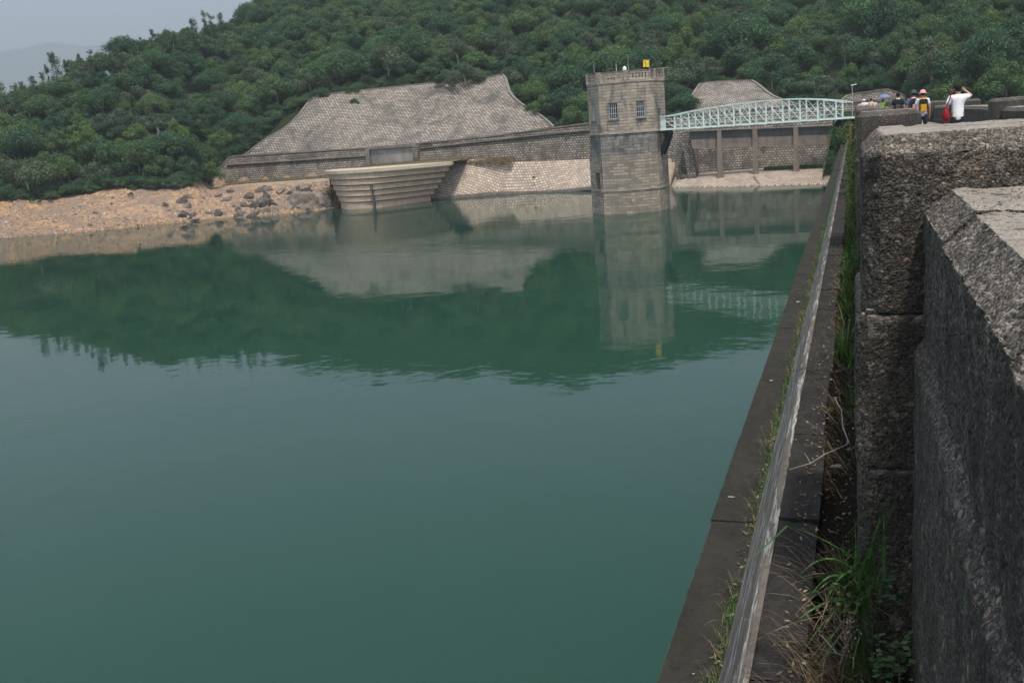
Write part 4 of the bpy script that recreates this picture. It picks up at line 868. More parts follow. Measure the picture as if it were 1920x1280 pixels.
# rest of the wood: one stuff object instancing the same crowns
me = bpy.data.meshes.new('forest'); RV = np.array([(p[2], p[3], z_-.5) for p, z_ in zip(rest, zz[262:])], np.float32)
nr_ = len(RV); shr = []
for i in range(2600):                     # shrub layer between the trees
    b = a.uniform(-50, 13); d0 = np.interp(b, [f[0] for f in FB], [f[1] for f in FB])-2.2; d1 = np.interp(b, [f[0] for f in RD], [f[1] for f in RD]); d = a.uniform(d0, d1); 
    if d > d0+14 and a.uniform() < .45: d = d0+a.uniform(0, 3)
    if -1.9 < b < -.5 and d < 206: continue
    shr.append((d*math.sin(R(b)), d*math.cos(R(b))))
sx, sy = np.array([s[0] for s in shr]), np.array([s[1] for s in shr]); SV = np.stack([sx, sy, terr(sx, sy)-.6], -1)
def gn_scatter(name, V, scl, var, objs, mat, label, cat):
    me = bpy.data.meshes.new(name); V = np.asarray(V, np.float32); me.vertices.add(len(V)); me.vertices.foreach_set('co', V.ravel())
    for nm, arr, tp in (('scl', scl, 'FLOAT'), ('var', var, 'INT'), ('rot', RNG.uniform(0, 6.28, len(V)), 'FLOAT')):
        at_ = me.attributes.new(nm, tp, 'POINT'); at_.data.foreach_set('value', np.asarray(arr, np.float32 if tp == 'FLOAT' else np.int32))
    me.materials.append(mat); o = bpy.data.objects.new(name, me); COL.objects.link(o); tag(o, label, cat, kind='stuff')
    ng = bpy.data.node_groups.new(name+'_nodes', 'GeometryNodeTree'); ng.interface.new_socket('Geometry', in_out='INPUT', socket_type='NodeSocketGeometry'); ng.interface.new_socket('Geometry', in_out='OUTPUT', socket_type='NodeSocketGeometry')
    N_ = ng.nodes; L_ = ng.links; gi = N_.new('NodeGroupInput'); go = N_.new('NodeGroupOutput'); jn = N_.new('GeometryNodeJoinGeometry')
    def na(nm, tp): q = N_.new('GeometryNodeInputNamedAttribute'); q.data_type = tp; q.inputs['Name'].default_value = nm; return q.outputs[0]
    cx = N_.new('ShaderNodeCombineXYZ'); L_.new(na('rot', 'FLOAT'), cx.inputs[2]); sc_ = na('scl', 'FLOAT'); vr = na('var', 'INT')
    for k, ob in enumerate(objs):
        oi = N_.new('GeometryNodeObjectInfo'); oi.transform_space = 'ORIGINAL'; oi.inputs['Object'].default_value = ob; oi.inputs['As Instance'].default_value = True
        cp = N_.new('FunctionNodeCompare'); cp.data_type = 'INT'; cp.operation = 'EQUAL'; L_.new(vr, cp.inputs[2]); cp.inputs[3].default_value = k
        ip = N_.new('GeometryNodeInstanceOnPoints'); L_.new(gi.outputs[0], ip.inputs['Points']); L_.new(cp.outputs[0], ip.inputs['Selection']); L_.new(oi.outputs['Geometry'], ip.inputs['Instance']); L_.new(cx.outputs[0], ip.inputs['Rotation']); L_.new(sc_, ip.inputs['Scale']); L_.new(ip.outputs[0], jn.inputs[0])
    L_.new(jn.outputs[0], go.inputs[0]); md = o.modifiers.new('scatter', 'NODES'); md.node_group = ng; return o
CR = [[c for c in p.children if c.name.startswith('crown')][0] for p in PR]
AV = np.concatenate([RV, SV]); ascl = np.concatenate([a.uniform(.7, 1.25, nr_), a.uniform(.22, .5, len(SV))]); avar = np.concatenate([a.choice(6, nr_, p=WEIGHTS), a.choice(6, len(SV), p=[.25, .2, .2, .1, .15, .1])])
gn_scatter('forest', AV, ascl, avar, CR, M['leaf'], 'dense mixed green forest covering the rest of the hill', 'forest')
# shrubs rooted in the walls
def shrub(px, py, Y, sc, label, mat=M['leaf_bright'], pos=None):
    p = pos or at(px, py, Y); V, Q, T = crown_mesh('leaves', 1.0, 1.3, 8, 900, .2, int(px), zlow=.1)
    root = empty('shrub', p, label=label, cat='shrub'); np_mesh('leaves', V, Q, mat, root, col=T); mb = MB()
    for i in range(4): mb.tube([(0, .2, 0), (math.cos(i*1.6)*.3, math.sin(i*1.6)*.3, .6)], [.04, .015], 4)
    mb.build('stem', M['bark'], root); root.scale = (sc, sc, sc); return root
shrub(665, 200, 188.2, 1.25, 'green bush growing out of the tall sloping wall near its top')
shrub(851, 228, 186.0, .7, 'small green tuft low on the tall sloping wall', M['leaf'])
shrub(1001, 337, 170.4, .45, 'tiny green tuft on the pale stone apron', M['leaf'])
shrub(1290, 160, 176.5, .001, 'x') if False else None
for i, (px, py, Y, sc) in enumerate([(62, 388, 141, .5), (75, 386, 141.5, .55), (97, 384, 143, .6), (248, 378, 150, .6)]):
    p = at(px, py, Y); zg = float(terr(np.array([p.x]), np.array([p.y]))[0]); shrub(px+i, py, Y, sc, ['left bush of three low green bushes on the bare left shore', 'middle bush of three low green bushes on the bare left shore', 'right bush of three low green bushes on the bare left shore', 'dark green bush at the foot of the forest above the shore'][i], M['leaf'], Vector((p.x, p.y, zg)))
shrub(1270, 330, 169, .9, 'brownish bush at the water right behind the tower', M['leaf_warm'], Vector((-27.6, 168.3, .6)))
# ------------------------------------------------------------------ rocks
def rock(name, rs, mat):
    bm = bmesh.new(); bmesh.ops.create_icosphere(bm, subdivisions=3, radius=1); rr = random.Random(rs)
    pl = [(Vector((rr.uniform(-1, 1), rr.uniform(-1, 1), rr.uniform(-.6, 1))).normalized(), rr.uniform(.5, .8)) for _ in range(11)]
    for v_ in bm.verts:
        for n_, d_ in pl:
            e = v_.co.dot(n_)-d_
            if e > 0: v_.co -= n_*e*.95
        v_.co *= 1+.03*math.sin(v_.co.x*9+rs)+.03*math.sin(v_.co.y*11)
    me = bpy.data.meshes.new(name); bm.to_mesh(me); bm.free(); me.materials.append(mat); return me
RK = [rock('boulder', s, M['rock']) for s in (1, 2, 3)]; RKD = [rock('boulder', s, M['rockdark']) for s in (4, 5, 6)]
def put_rock(me, px, py, size, label, sq=(1, .8, .75), group=None):
    d_ = ray(px, py); lo_, hi_ = 100.0, 200.0; P0 = None     # march down to the bank surface
    for Yy in np.arange(120, 176, .25):
        p = at(px, py, Yy)
        if float(terr(np.array([p.x]), np.array([p.y]))[0]) >= p.z or p.z < 0: P0 = p; break
    P0 = P0 or at(px, py, 165); o = bpy.data.objects.new('boulder', me); COL.objects.link(o); o.location = (P0.x, P0.y, max(P0.z, .05)+size*.12); o.scale = (size*sq[0], size*sq[1], size*sq[2]); o.rotation_euler = (random.uniform(-.3, .3), random.uniform(-.3, .3), random.uniform(0, 6)); tag(o, label, 'rock', group)
put_rock(RKD[0], 500, 385, 1.9, 'large dark boulder near the water left of the spillway', (1.2, .9, .8)); put_rock(RKD[1], 478, 388, 1.6, 'dark boulder touching the left side of the largest boulder', (1.3, .9, .7))
put_rock(RKD[2], 412, 405, 1.1, 'upright dark split rock at the waterline', (.8, .8, 1.2)); put_rock(RKD[0], 443, 407, .9, 'low dark rock at the waterline right of the upright split rock')
put_rock(RKD[1], 347, 404, 1.2, 'flat dark slab rock at the waterline, leftmost of the dark rocks', (1.4, .9, .6)); put_rock(RK[0], 365, 413, .9, 'pale flat rock half in the water', (1.5, .8, .4)); put_rock(RKD[2], 310, 386, .8, 'small dark rock high on the bare shore')
put_rock(RK[1], 565, 378, 2.0, 'big rounded grey rock, left of the pair beside the spillway', (1.1, .9, .9)); put_rock(RK[2], 597, 380, 2.1, 'big pale-topped rock touching the dark gap of the spillway', (1, .9, .95)); put_rock(RKD[0], 615, 385, 1.7, 'dark rock at the left foot of the spillway steps', (.8, .8, 1.2))
put_rock(RK[0], 575, 355, 1.5, 'grey ledge rock below the kerb beside the spillway'); put_rock(RK[2], 545, 392, 1.1, 'grey rock at the waterline below the big pair'); put_rock(RK[1], 390, 402, .7, 'small pale rock between the flat slab and the split rock')
for i in range(80):
    px = random.uniform(5, 610) if i % 3 == 0 else random.uniform(400, 612); yw_ = np.interp(px, [0, 100, 200, 300, 400, 500, 600], [445, 440, 430, 420, 413, 403, 392]); yt_ = np.interp(px, [0, 200, 380, 600], [378, 362, 358, 345]); py = lerp(yt_, yw_, random.random()**.8)
    right_ = px > 330; put_rock(random.choice(RK if i % 4 else RKD), px, py, random.uniform(.25, .7) if not right_ else random.uniform(.35, 1.4), 'rock lying on the rubble bank left of the spillway' if right_ else 'small stone lying on the bare sandy left shore', (1.1, .9, .7), 'rocks on the stony bank' if right_ else 'stones on the left shore')
sv_ = []; 
for i in range(26000):
    b = a.uniform(-47, -28.6); yw_ = np.interp(b, [-50, -45.5, -43, -40.4, -37.8, -35.5, -32.6, -30.2, -28.8], [117, 128.8, 130, 135.5, 141, 144, 149, 153, 158]); y = yw_-.5+a.uniform(0, 1)**1.3*(16 if b < -34.5 else 12); xx_ = math.tan(R(b))*y
    if float(vnoise(xx_, y, 4.5))+.5*float(vnoise(xx_+9, y, 1.7)) < random.uniform(-.9, .5)+(.35 if b < -34 else -.5): continue
    sv_.append((xx_, y))
sx, sy = np.array([s[0] for s in sv_]), np.array([s[1] for s in sv_]); sz = terr(sx, sy)
proto_s = bpy.data.objects.new('stone', rock('stone', 9, M['stones'])); COL.objects.link(proto_s); p = at(260, 425, 137); proto_s.location = (p.x, p.y, .3); proto_s.scale = (.3, .3, .25); tag(proto_s, 'small stone at the very edge of the left shore water', 'stone')
gn_scatter('gravel', np.stack([sx, sy, sz], -1), np.minimum(.5, .035+a.exponential(.055, len(sx))), np.zeros(len(sx)), [proto_s], M['stones'], 'loose stones and gravel covering the bare left shore', 'gravel')
# ------------------------------------------------------------------ weeds along the dam
def blade(V, Q, T, base, tip, w_, sag=.0, n=6, a_=None):
    base, tip = Vector(base), Vector(tip); d_ = tip-base; side = d_.cross(Vector((.2, .1, 1)));
    if side.length < 1e-4: side = Vector((1, 0, 0))
    side.normalize(); i0 = len(V)
    for i in range(n+1):
        t_ = i/n; p = base.lerp(tip, t_)+Vector((0, 0, sag*4*t_*(1-t_))); ww = w_*(1-t_**1.6)*.5+.0006
        V.append(tuple(p-side*ww)); V.append(tuple(p+side*ww))
    for i in range(n): Q.append((i0+2*i, i0+2*i+1, i0+2*i+3, i0+2*i+2)); T.append(random.random())
def weeds(y0, y1, n, xr, zb, hr, mat, name, label, wd=.006, lean=-.12):
    V, Q, T = [], [], []
    cl = [(random.uniform(y0, y1), random.uniform(*xr), random.uniform(.5, 1.3)) for _ in range(max(3, n//14))]
    for i in range(n):
        cy_, cx_, cs = random.choice(cl); b_ = (cx_+random.gauss(0, .025), cy_+random.gauss(0, .12), zb); h_ = random.uniform(*hr)*cs
        blade(V, Q, T, b_, (b_[0]+random.gauss(lean, .15)*h_*1.6, b_[1]+random.gauss(0, .5)*h_, zb+h_*random.uniform(.35, 1)), wd*random.uniform(.6, 1.5), h_*.22, 4)
    np_mesh(name, V, Q, mat, col=T, label=label, cat='weeds', kind='stuff')
zs_ = Z(SZ)-.005
weeds(10, 60, 2600, (-.16, .0), zs_, (.12, .42), M['grass'], 'weeds', 'green weeds growing in the gutter between kerb and pillars', .012)
weeds(5.0, 45, 1700, (-.2, -.02), zs_, (.12, .42), M['straw'], 'dry_weeds', 'dry straw-coloured stalks in the gutter beside the kerb', .006, -.5)
weeds(3.6, 5.0, 800, (-.2, .22), zs_, (.1, .4), M['straw'], 'dry_weeds', 'brown dead grass at the foot of the nearest pillar', .004, -.4)
weeds(1.9, 45, 5200, (-.83, -.775), Z(LZ), (.02, .09), M['grass'], 'moss_grass', 'fine mossy grass line between ledge and sloping shoulder', .004, 0)
weeds(1.9, 30, 900, (-.84, -.78), Z(LZ), (.05, .16), M['straw'], 'ledge_straw', 'short dry stalks along the ledge seam', .003, -.3)
# grass clump by the nearest pillar
root = empty('grass_clump', (.04, 4.75, zs_), label='long-bladed green grass clump at the foot of the nearest pillar', cat='grass clump'); V, Q, T = [], [], []
def scr(px, py, Y): return at(px, py, Y)-Vector((.04, 4.75, zs_))
for b0, tp, w_, sg in [((1612, 1110), (1655, 955), .012, .02), ((1602, 1100), (1605, 1010), .010, 0), ((1608, 1065), (1660, 1000), .012, .03), ((1657, 1090), (1657, 958), .013, 0), ((1625, 1080), (1690, 905), .008, 0), ((1608, 1050), (1476, 985), .014, .02), ((1608, 1075), (1490, 1090), .016, .10), ((1600, 1090), (1510, 1135), .016, .09), ((1615, 1075), (1550, 1120), .015, .06), ((1590, 1120), (1488, 1168), .022, .03), ((1585, 1120), (1500, 1230), .012, .02), ((1595, 1150), (1510, 1270), .010, .02), ((1600, 1120), (1648, 1078), .012, .0), ((1590, 1000), (1652, 930), .008, .0), ((1560, 1130), (1600, 1190), .01, .02), ((1575, 1190), (1520, 1280), .009, 0), ((1612, 1120), (1602, 970), .009, 0), ((1620, 1140), (1670, 1000), .009, .02)]:
    blade(V, Q, T, scr(*b0, 4.75), scr(*tp, 4.68), w_*1.6, sg, 8)
for i in range(60):
    e_ = scr(random.gauss(1608, 14), random.gauss(1110, 20), 4.77); blade(V, Q, T, (e_.x*.5+random.gauss(0, .05), e_.y*.3, 0), e_, .009, 0, 4)
for i in range(70):
    b0 = (random.gauss(1600, 22), random.gauss(1125, 22)); blade(V, Q, T, scr(*b0, 4.78), scr(b0[0]+random.gauss(-20, 45), b0[1]-random.uniform(-10, 90), 4.73+random.gauss(0, .06)), random.uniform(.005, .011), random.uniform(0, .06), 6)
np_mesh('blades', V, Q, M['grass'], root, col=T)
V, Q, T = [], [], []
for i in range(60):
    b0 = (random.gauss(1590, 28), random.gauss(1120, 30)); blade(V, Q, T, scr(*b0, 4.78), scr(b0[0]+random.gauss(-15, 60), b0[1]+random.gauss(10, 55), 4.68), .004, random.uniform(0, .05), 6)
np_mesh('dead_blades', V, Q, M['straw'], root, col=T)
# the long bent stalk over the kerb
root = empty('bent_stalk', (0, 4, zs_), label='long pale green stalk bent over the kerb towards the ledge', cat='grass stalk'); V, Q, T = [], [], []
o4 = Vector((0, 4, zs_)); blade(V, Q, T, at(1476, 985, 4.6)-o4, at(1372, 1082, 4.45)-o4, .014, .0, 8); np_mesh('stalk', V, Q, M['grass'], root, col=T)
def leafy(px, py, Y, n, spread, label, mat=M['leaf_bright'], ls=.035, sc=1.0):
    p = at(px, py, Y); root = empty('leafy_weed', p, label=label, cat='weed'); V, Q, T = [], [], []
    for i in range(n):
        th = random.uniform(0, 6.28); r_ = spread*math.sqrt(random.random()); c_ = Vector((r_*math.cos(th)*.6, r_*math.sin(th), random.uniform(-.3, .6)*spread)); an = random.uniform(0, 6.28); l_ = ls*random.uniform(.6, 1.4)
        u_ = Vector((math.cos(an), math.sin(an), random.uniform(-.3, .5)))*l_; v_ = Vector((-math.sin(an), math.cos(an), random.uniform(-.2, .2)))*l_*.42; i0 = len(V)
        V += [tuple(c_), tuple(c_+u_*.5+v_), tuple(c_+u_), tuple(c_+u_*.5-v_)]; Q.append((i0, i0+1, i0+2, i0+3)); T.append(random.random())
    np_mesh('leaves', V, Q, mat, root, col=T); mb = MB()
    for i in range(5): th = i*1.26; mb.tube([(0, 0, -spread*.6), (spread*.3*math.cos(th), spread*.3*math.sin(th), spread*.2)], [.003*sc, .0015*sc], 4)
    mb.build('stem', M['bark'], root); return root
leafy(1590, 1112, 4.75, 90, .13, 'low broad-leaved green weed inside the near grass clump', M['grass'], .03)
leafy(1660, 1110, 4.9, 60, .12, 'dark leafy weed against the base of the nearest pillar', M['leaf'])
leafy(1672, 1240, 4.7, 120, .16, 'dark leafy weed at the bottom edge beside the parapet block', M['leaf'])
leafy(1592, 775, 9.8, 14, .07, 'single small green sprig in the gutter halfway up', M['leaf_bright'], .05)
leafy(1594, 850, 8.6, 10, .07, 'three-leaved green sprig just above the white litter', M['leaf_bright'], .05)
leafy(1552, 770, 9.3, 60, .06, 'yellow-green moss tuft on the kerb edge', M['leaf_warm'], .015)
# dry flower head
p = at(1590, 1165, 4.62); root = empty('dry_flower', p, label='pinkish grey dried flower head hanging in the near weeds', cat='dried flower'); V, Q, T = [], [], []
for i in range(150):
    t_ = random.random(); c_ = Vector((random.gauss(0, .016)+.02*math.sin(t_*5), random.gauss(0, .02), -.17*t_+random.gauss(.03, .02))); i0 = len(V); s_ = .006
    u_ = Vector((random.uniform(-1, 1), random.uniform(-1, 1), random.uniform(-1, 1))).normalized()*s_; v_ = u_.cross(Vector((.3, .5, .8))).normalized()*s_; V += [tuple(c_-u_), tuple(c_-v_), tuple(c_+u_), tuple(c_+v_)]; Q.append((i0, i0+1, i0+2, i0+3)); T.append(.5)
M['dryflower'] = plain('dry_flower_petals', (.3, .24, .23), .9); np_mesh('flower_cluster', V, Q, M['dryflower'], root); mb = MB(); mb.tube([(0, 0, .08), (.01, 0, -.05), (.0, 0, -.17)], .002, 4); mb.build('stem', M['bark'], root)
# twigs
for i, (pts_, lb) in enumerate([([(1480, 880), (1520, 868), (1545, 852), (1590, 832)], 'bare forked twig crossing the gutter above the litter'), ([(1592, 830), (1580, 800), (1578, 770), (1565, 745)], 'thin curved stem rising from the forked twig'), ([(1470, 700), (1510, 690), (1545, 700), (1600, 690)], 'dry tangled twig lying over kerb and slope'), ([(1530, 1270), (1600, 1225), (1618, 1280)], 'bent grey twig at the bottom edge'), ([(1540, 1190), (1570, 1225), (1600, 1232)], 'thin brown twig below the dried flower')]):
    mb = MB(); ys = [7 if q[1] < 900 else 3.9][0:1] if False else [(7.0 if pts_[0][1] < 900 else 4.0)]*len(pts_); P_ = [at(q[0], q[1], 0.001) for q in pts_]
    P_ = []
    for q in pts_:
        r_ = ray(*q); zt_ = Z(KZ+.06) if i != 3 else Z(SZ+.1); t_ = (zt_-H)/r_.z; P_.append(r_*t_+Vector((0, 0, H)))
    mb.tube(P_, [.004]*len(P_), 5)
    for k in range(1, len(P_)): q = P_[k]; mb.tube([q, q+Vector((random.uniform(-.1, .05), random.uniform(-.15, .2), random.uniform(0, .05)))], [.003, .0015], 4)
    mb.build('twig', M['straw'] if i == 2 else M['bark_pale'], label=lb, cat='twig')
# litter
def litter(px, py, z_, s_, label, sq=(1, .6, .3)):
    r_ = ray(px, py); t_ = (z_-H)/r_.z; p = r_*t_+Vector((0, 0, H)); bm = bmesh.new(); bmesh.ops.create_icosphere(bm, subdivisions=2, radius=1)
    for v_ in bm.verts: v_.co *= 1+random.uniform(-.3, .3)
    me = bpy.data.meshes.new('litter'); bm.to_mesh(me); bm.free(); me.materials.append(M['paper']); o = bpy.data.objects.new('litter', me); COL.objects.link(o); o.location = p; o.scale = (s_*sq[0], s_*sq[1], s_*sq[2]); tag(o, label, 'litter')
litter(1568, 874, Z(SZ+.02), .05, 'crumpled white paper scrap in the dark gutter'); litter(1371, 931, Z(LZ+.015), .02, 'tiny white scrap at the outer edge of the ledge', (1.4, .5, .2)); litter(1446, 713, Z(LZ+.015), .022, 'small white scrap in the middle of the ledge')
litter(1497, 566, Z(LZ+.015), .04, 'white scrap on the ledge near the reflected footbridge'); litter(1450, 822, Z(LZ+.015), .012, 'white crumb beside the moss line of the ledge'); litter(1508, 1242, Z(KZ+.01), .014, 'pale stone on the kerb at the bottom edge'); litter(1300, 1262, Z(LZ+.015), .008, 'tiny pale crumb on the ledge at the bottom')
# brown leaf
# tall weeds and shrubs on the ledge farther along
def dshrub(x, y, zb, r_, h_, label, mat, n=1100, leaf=.07):
    root = empty('shrub', (x, y, zb), label=label, cat='shrub'); a = np.random.default_rng(int(y*10)); n = int(n*1.6)
    t_ = a.uniform(0, 1, n)**.8; ph = a.uniform(0, 6.283, n); st_ = a.integers(0, 7, n); rr = r_*(.35+.65*np.sin(np.clip(t_*1.15, 0, 1)*3.1416))*np.abs(a.normal(0, .6, n))
    ox = np.cos(st_*2.1)*r_*.7*t_; oy = np.sin(st_*2.1)*r_*1.1*t_; hh_ = h_*(.62+.38*((st_*37) % 7)/6.0)
    P = np.stack([ox+rr*np.cos(ph), oy+rr*np.sin(ph)*1.5, t_*hh_], -1); N = a.normal(0, 1, (n, 3)); N[:, 2] += .8; N /= np.linalg.norm(N, axis=1)[:, None]
    t1 = np.cross(N, a.normal(0, 1, (n, 3))); t1 /= np.linalg.norm(t1, axis=1)[:, None]; t2 = np.cross(N, t1); s_ = leaf*a.uniform(.5, 1.3, n)[:, None]
    V = np.stack([P-t1*s_*.5, P-t2*s_*.22, P+t1*s_*.5, P+t2*s_*.22], 1).reshape(-1, 3)
    np_mesh('leaves', V, np.arange(4*n).reshape(-1, 4), mat, root, col=a.uniform(0, 1, n)); mb = MB()
    for i in range(7): mb.tube([(0, 0, 0), (math.cos(i*2.1)*r_*.35, math.sin(i*2.1)*r_*.55, h_*.4), (math.cos(i*2.1)*r_*.65, math.sin(i*2.1)*r_, h_*.62)], [.012, .008, .003], 4)
    mb.build('stem', M['bark'], root)
dshrub(-.12, 39, zs_, (.3), 2.75, 'yellow-green weed standing taller than the parapet by the bridge end', M['leaf_warm'])
dshrub(-.13, 33, zs_, (.26), 2.0, 'green weed below the yellow-green one against the pillars', M['leaf_bright'], 800)
dshrub(-.12, 26, zs_, (.2), 1.2, 'small green weed tuft in the gutter nearer than the tall weed', M['leaf_bright'], 600, .05)
dshrub(-.1, 17, zs_, (.17), .7, 'grassy green weed in the gutter level with the third pillar', M['grass'], 500, .04)
dshrub(-2.6, 150, 1.5, 2.2, 4.2, 'dark green bush where the stone bench meets the dam', M['leaf'], 2600, .22)
dshrub(-1.3, 92, Z(-3.6), 1.1, 2.2, 'dark green bush overhanging the ledge at the far end of the dam', M['leaf'], 1800, .16)
dshrub(-1.1, 100, Z(-3.4), .7, 1.8, 'brownish bush on the dam beneath the footbridge end', M['leaf_warm'], 900, .14)
V, Q, T = [], [], []
for i in range(2600):
    y_ = random.uniform(3.5, 22)**1.0; x_ = random.choice([random.uniform(-.24, .02), random.uniform(-.24, .02), random.gauss(-.3, .06), random.gauss(-.80, .03)]); z_ = zs_+.008 if x_ > -.235 else (Z(KZ)+.022 if x_ > -.5 else Z(LZ)+.02); an = random.uniform(0, 6.28); l_ = random.uniform(.006, .022); i0 = len(V)
    if -.76 < x_ < -.5: continue
    c_ = Vector((x_, y_, z_)); u_ = Vector((math.cos(an), math.sin(an), random.uniform(-.4, .6)))*l_; v_ = Vector((-math.sin(an), math.cos(an), random.uniform(-.4, .6)))*l_*.45; V += [tuple(c_-u_), tuple(c_-v_), tuple(c_+u_), tuple(c_+v_)]; Q.append((i0, i0+1, i0+2, i0+3)); T.append(random.random())
np_mesh('leaf_litter', V, Q, M['straw'], col=T, label='dry leaf crumbs lying in the gutter and along the kerb', cat='leaf litter', kind='stuff')
# ------------------------------------------------------------------ people
SK = {}
def flat(name, col): 
    if name not in SK: SK[name] = plain(name, col, .8, .08, 30)
    return SK[name]
def skin_mesh(name, nodes, edges, mat, parent, root=0, sub=1):
    me = bpy.data.meshes.new(name); me.from_pydata([n_[0] for n_ in nodes], edges, []); o = bpy.data.objects.new(name, me); COL.objects.link(o); o.parent = parent
    o.modifiers.new('skin', 'SKIN'); me.update()
    if not me.skin_vertices:
        bpy.context.view_layer.objects.active = o
    for i, n_ in enumerate(nodes):
        r_ = n_[1]; me.skin_vertices[0].data[i].radius = (r_, r_) if not hasattr(r_, '__len__') else r_
    me.skin_vertices[0].data[root].use_root = True
    sb = o.modifiers.new('sub', 'SUBSURF'); sb.levels = sub; sb.render_levels = sub; me.materials.append(mat)
    o.modifiers['skin'].use_smooth_shade = True; return o
def person(x, y, h, rz, label, skin=(.42, .26, .18), shirt=(.7, .7, .7), shorts=(.03, .03, .05), hair=(.015, .012, .01), arms=None, hat=None, longp=False, group=None, fine=True, step=.1, collar=None, visor=False):
    s = h/1.72; root = empty('person', (x, y, 9.652), rz, label=label, cat='person', group=group); root.scale = (s, s, s)
    sk = flat('skin_tan', skin); arms = arms or {}
    N_ = [((0, 0, .95), (.15, .11)), ((0, 0, 1.12), (.135, .10)), ((0, .0, 1.3), (.16, .105)), ((0, 0, 1.42), (.12, .08)), ((0, .01, 1.5), .055), ((0, .02, 1.58), .075), ((0, .02, 1.66), .08)]
    E_ = [(0, 1), (1, 2), (2, 3), (3, 4), (4, 5), (5, 6)]
    J = {}
    for sd_, sg in (('L', -1), ('R', 1)):
        el, wr = arms.get(sd_, ((sg*.25, .0, 1.13), (sg*.25, .08, .88)))
        i = len(N_); N_ += [((sg*.18, 0, 1.41), .06), (el, .043), (wr, .03)]; E_ += [(3, i), (i, i+1), (i+1, i+2)]; J[sd_] = (Vector(el), Vector(wr), Vector((sg*.18, 0, 1.41)))
        hd = (Vector(wr)-Vector(el)).normalized(); pa = Vector(wr)+hd*.07; N_.append((tuple(pa), (.038, .022))); E_.append((i+2, i+3)); ip = i+3
        sdv = hd.cross(Vector((sg, .3, .2))).normalized()
        if fine:
            for f, (o_, l_) in enumerate(((-.03, .065), (-.01, .078), (.01, .075), (.03, .058))):
                j = len(N_); N_ += [(tuple(pa+sdv*o_+hd*.035), .009), (tuple(pa+sdv*o_+hd*(.035+l_*.6)), .008), (tuple(pa+sdv*o_*1.05+hd*(.035+l_)+Vector((0, .012, 0))), .007)]; E_ += [(ip, j), (j, j+1), (j+1, j+2)]
            j = len(N_); N_ += [(tuple(Vector(wr)+hd*.045-sdv*.045), .011), (tuple(Vector(wr)+hd*.09-sdv*.06), .009)]; E_ += [(ip, j), (j, j+1)]
        st = step*sg; i = len(N_); N_ += [((sg*.095, 0, .86), .095), ((sg*.1, st*.5, .48), .06), ((sg*.1, st-.02, .1), .036), ((sg*.1, st, .05), .04), ((sg*.11, st+.16, .035), (.045, .03))]; E_ += [(0, i), (i, i+1), (i+1, i+2), (i+2, i+3), (i+3, i+4)]
        J['leg'+sd_] = st
    skin_mesh('body', N_, E_, sk, root)
    hm = flat('hair_%.3f' % hair[0], hair)
    bm = bmesh.new(); bmesh.ops.create_icosphere(bm, subdivisions=3, radius=1)
    for v_ in bm.verts:
        if v_.co.z < -.35 and v_.co.y > -.2: v_.co.z = -.35+(v_.co.z+.35)*.1
        if v_.co.y > .55 and v_.co.z < .35: v_.co.y = .55
    me = bpy.data.meshes.new('hair'); bm.to_mesh(me); bm.free(); me.materials.append(hm); o = bpy.data.objects.new('hair', me); COL.objects.link(o); o.parent = root; o.location = (0, .005, 1.655); o.scale = (.092, .105, .105)
    for q in me.polygons: q.use_smooth = True
    # face features (looking along +Y)
    mb = MB(); mb.tube([(0, .1, 1.64), (0, .125, 1.6)], [.008, .015], 5); mb.bar((-.03, .098, 1.555), (.03, .098, 1.555), .01, .008); mb.bar((-.045, .095, 1.645), (-.02, .1, 1.645), .01, .01); mb.bar((.02, .1, 1.645), (.045, .095, 1.645), .01, .01); mb.tube([(-.088, .01, 1.63), (-.1, 0, 1.6)], .015, 5); mb.tube([(.088, .01, 1.63), (.1, 0, 1.6)], .015, 5); mb.build('face', flat('skin_tan', skin), root)
    T_ = [((0, 0, .76), (.17, .13)), ((0, 0, .9), (.18, .135)), ((0, 0, 1.12), (.16, .12)), ((0, 0, 1.3), (.19, .125)), ((0, 0, 1.42), (.13, .09)), ((0, .0, 1.47), (.075, .065))]; TE = [(0, 1), (1, 2), (2, 3), (3, 4), (4, 5)]
    for sd_ in 'LR':
        el, wr, sh_ = J[sd_]; i = len(T_); T_ += [(tuple(sh_), .078), (tuple(sh_.lerp(el, .75)), .07)]; TE += [(4, i), (i, i+1)]
    skin_mesh('shirt', T_, TE, flat('cloth_%d%d%d' % tuple(int(c*99) for c in shirt), shirt), root)
    S_ = [((0, 0, 1.0), (.15, .115)), ((0, 0, .86), (.16, .125))]; SE = [(0, 1)]
    for sd_, sg in (('L', -1), ('R', 1)):
        st = J['leg'+sd_]; i = len(S_); S_ += [((sg*.1, 0, .8), .105), ((sg*.105, st*.45, .5 if not longp else .45), .085)]; SE += [(1, i), (i, i+1)]
        if longp: S_.append(((sg*.1, st, .1), .06)); SE.append((i+1, i+2))
    skin_mesh('trousers' if longp else 'shorts', S_, SE, flat('cloth_%d%d%d' % tuple(int(c*99) for c in shorts), shorts), root)
    for sd_, sg in (('L', -1), ('R', 1)):
        st = J['leg'+sd_]; mb = MB(); mb.box(sg*.1-.05, sg*.1+.05, st-.09, st+.2, -.001, .085); mb.build('shoe', flat('shoe', (.1, .1, .1)), root, bevel=.02)
    if hat:
        mb = MB(); mb.tube([(0, .005, 1.66), (0, .005, 1.7), (0, .005, 1.745), (0, .005, 1.775), (0, .005, 1.785)], [.108, .108, .095, .055, .01], 14)
        if not visor: mb.tube([(0, .02, 1.66), (0, .02, 1.672)], [.16, .15], 14)
        else: mb.bar((0, .08, 1.675), (0, .2, 1.66), .16, .012)
        mb.build('hat', flat('hat_%d%d%d' % tuple(int(c*99) for c in hat), hat), root, smooth=True)
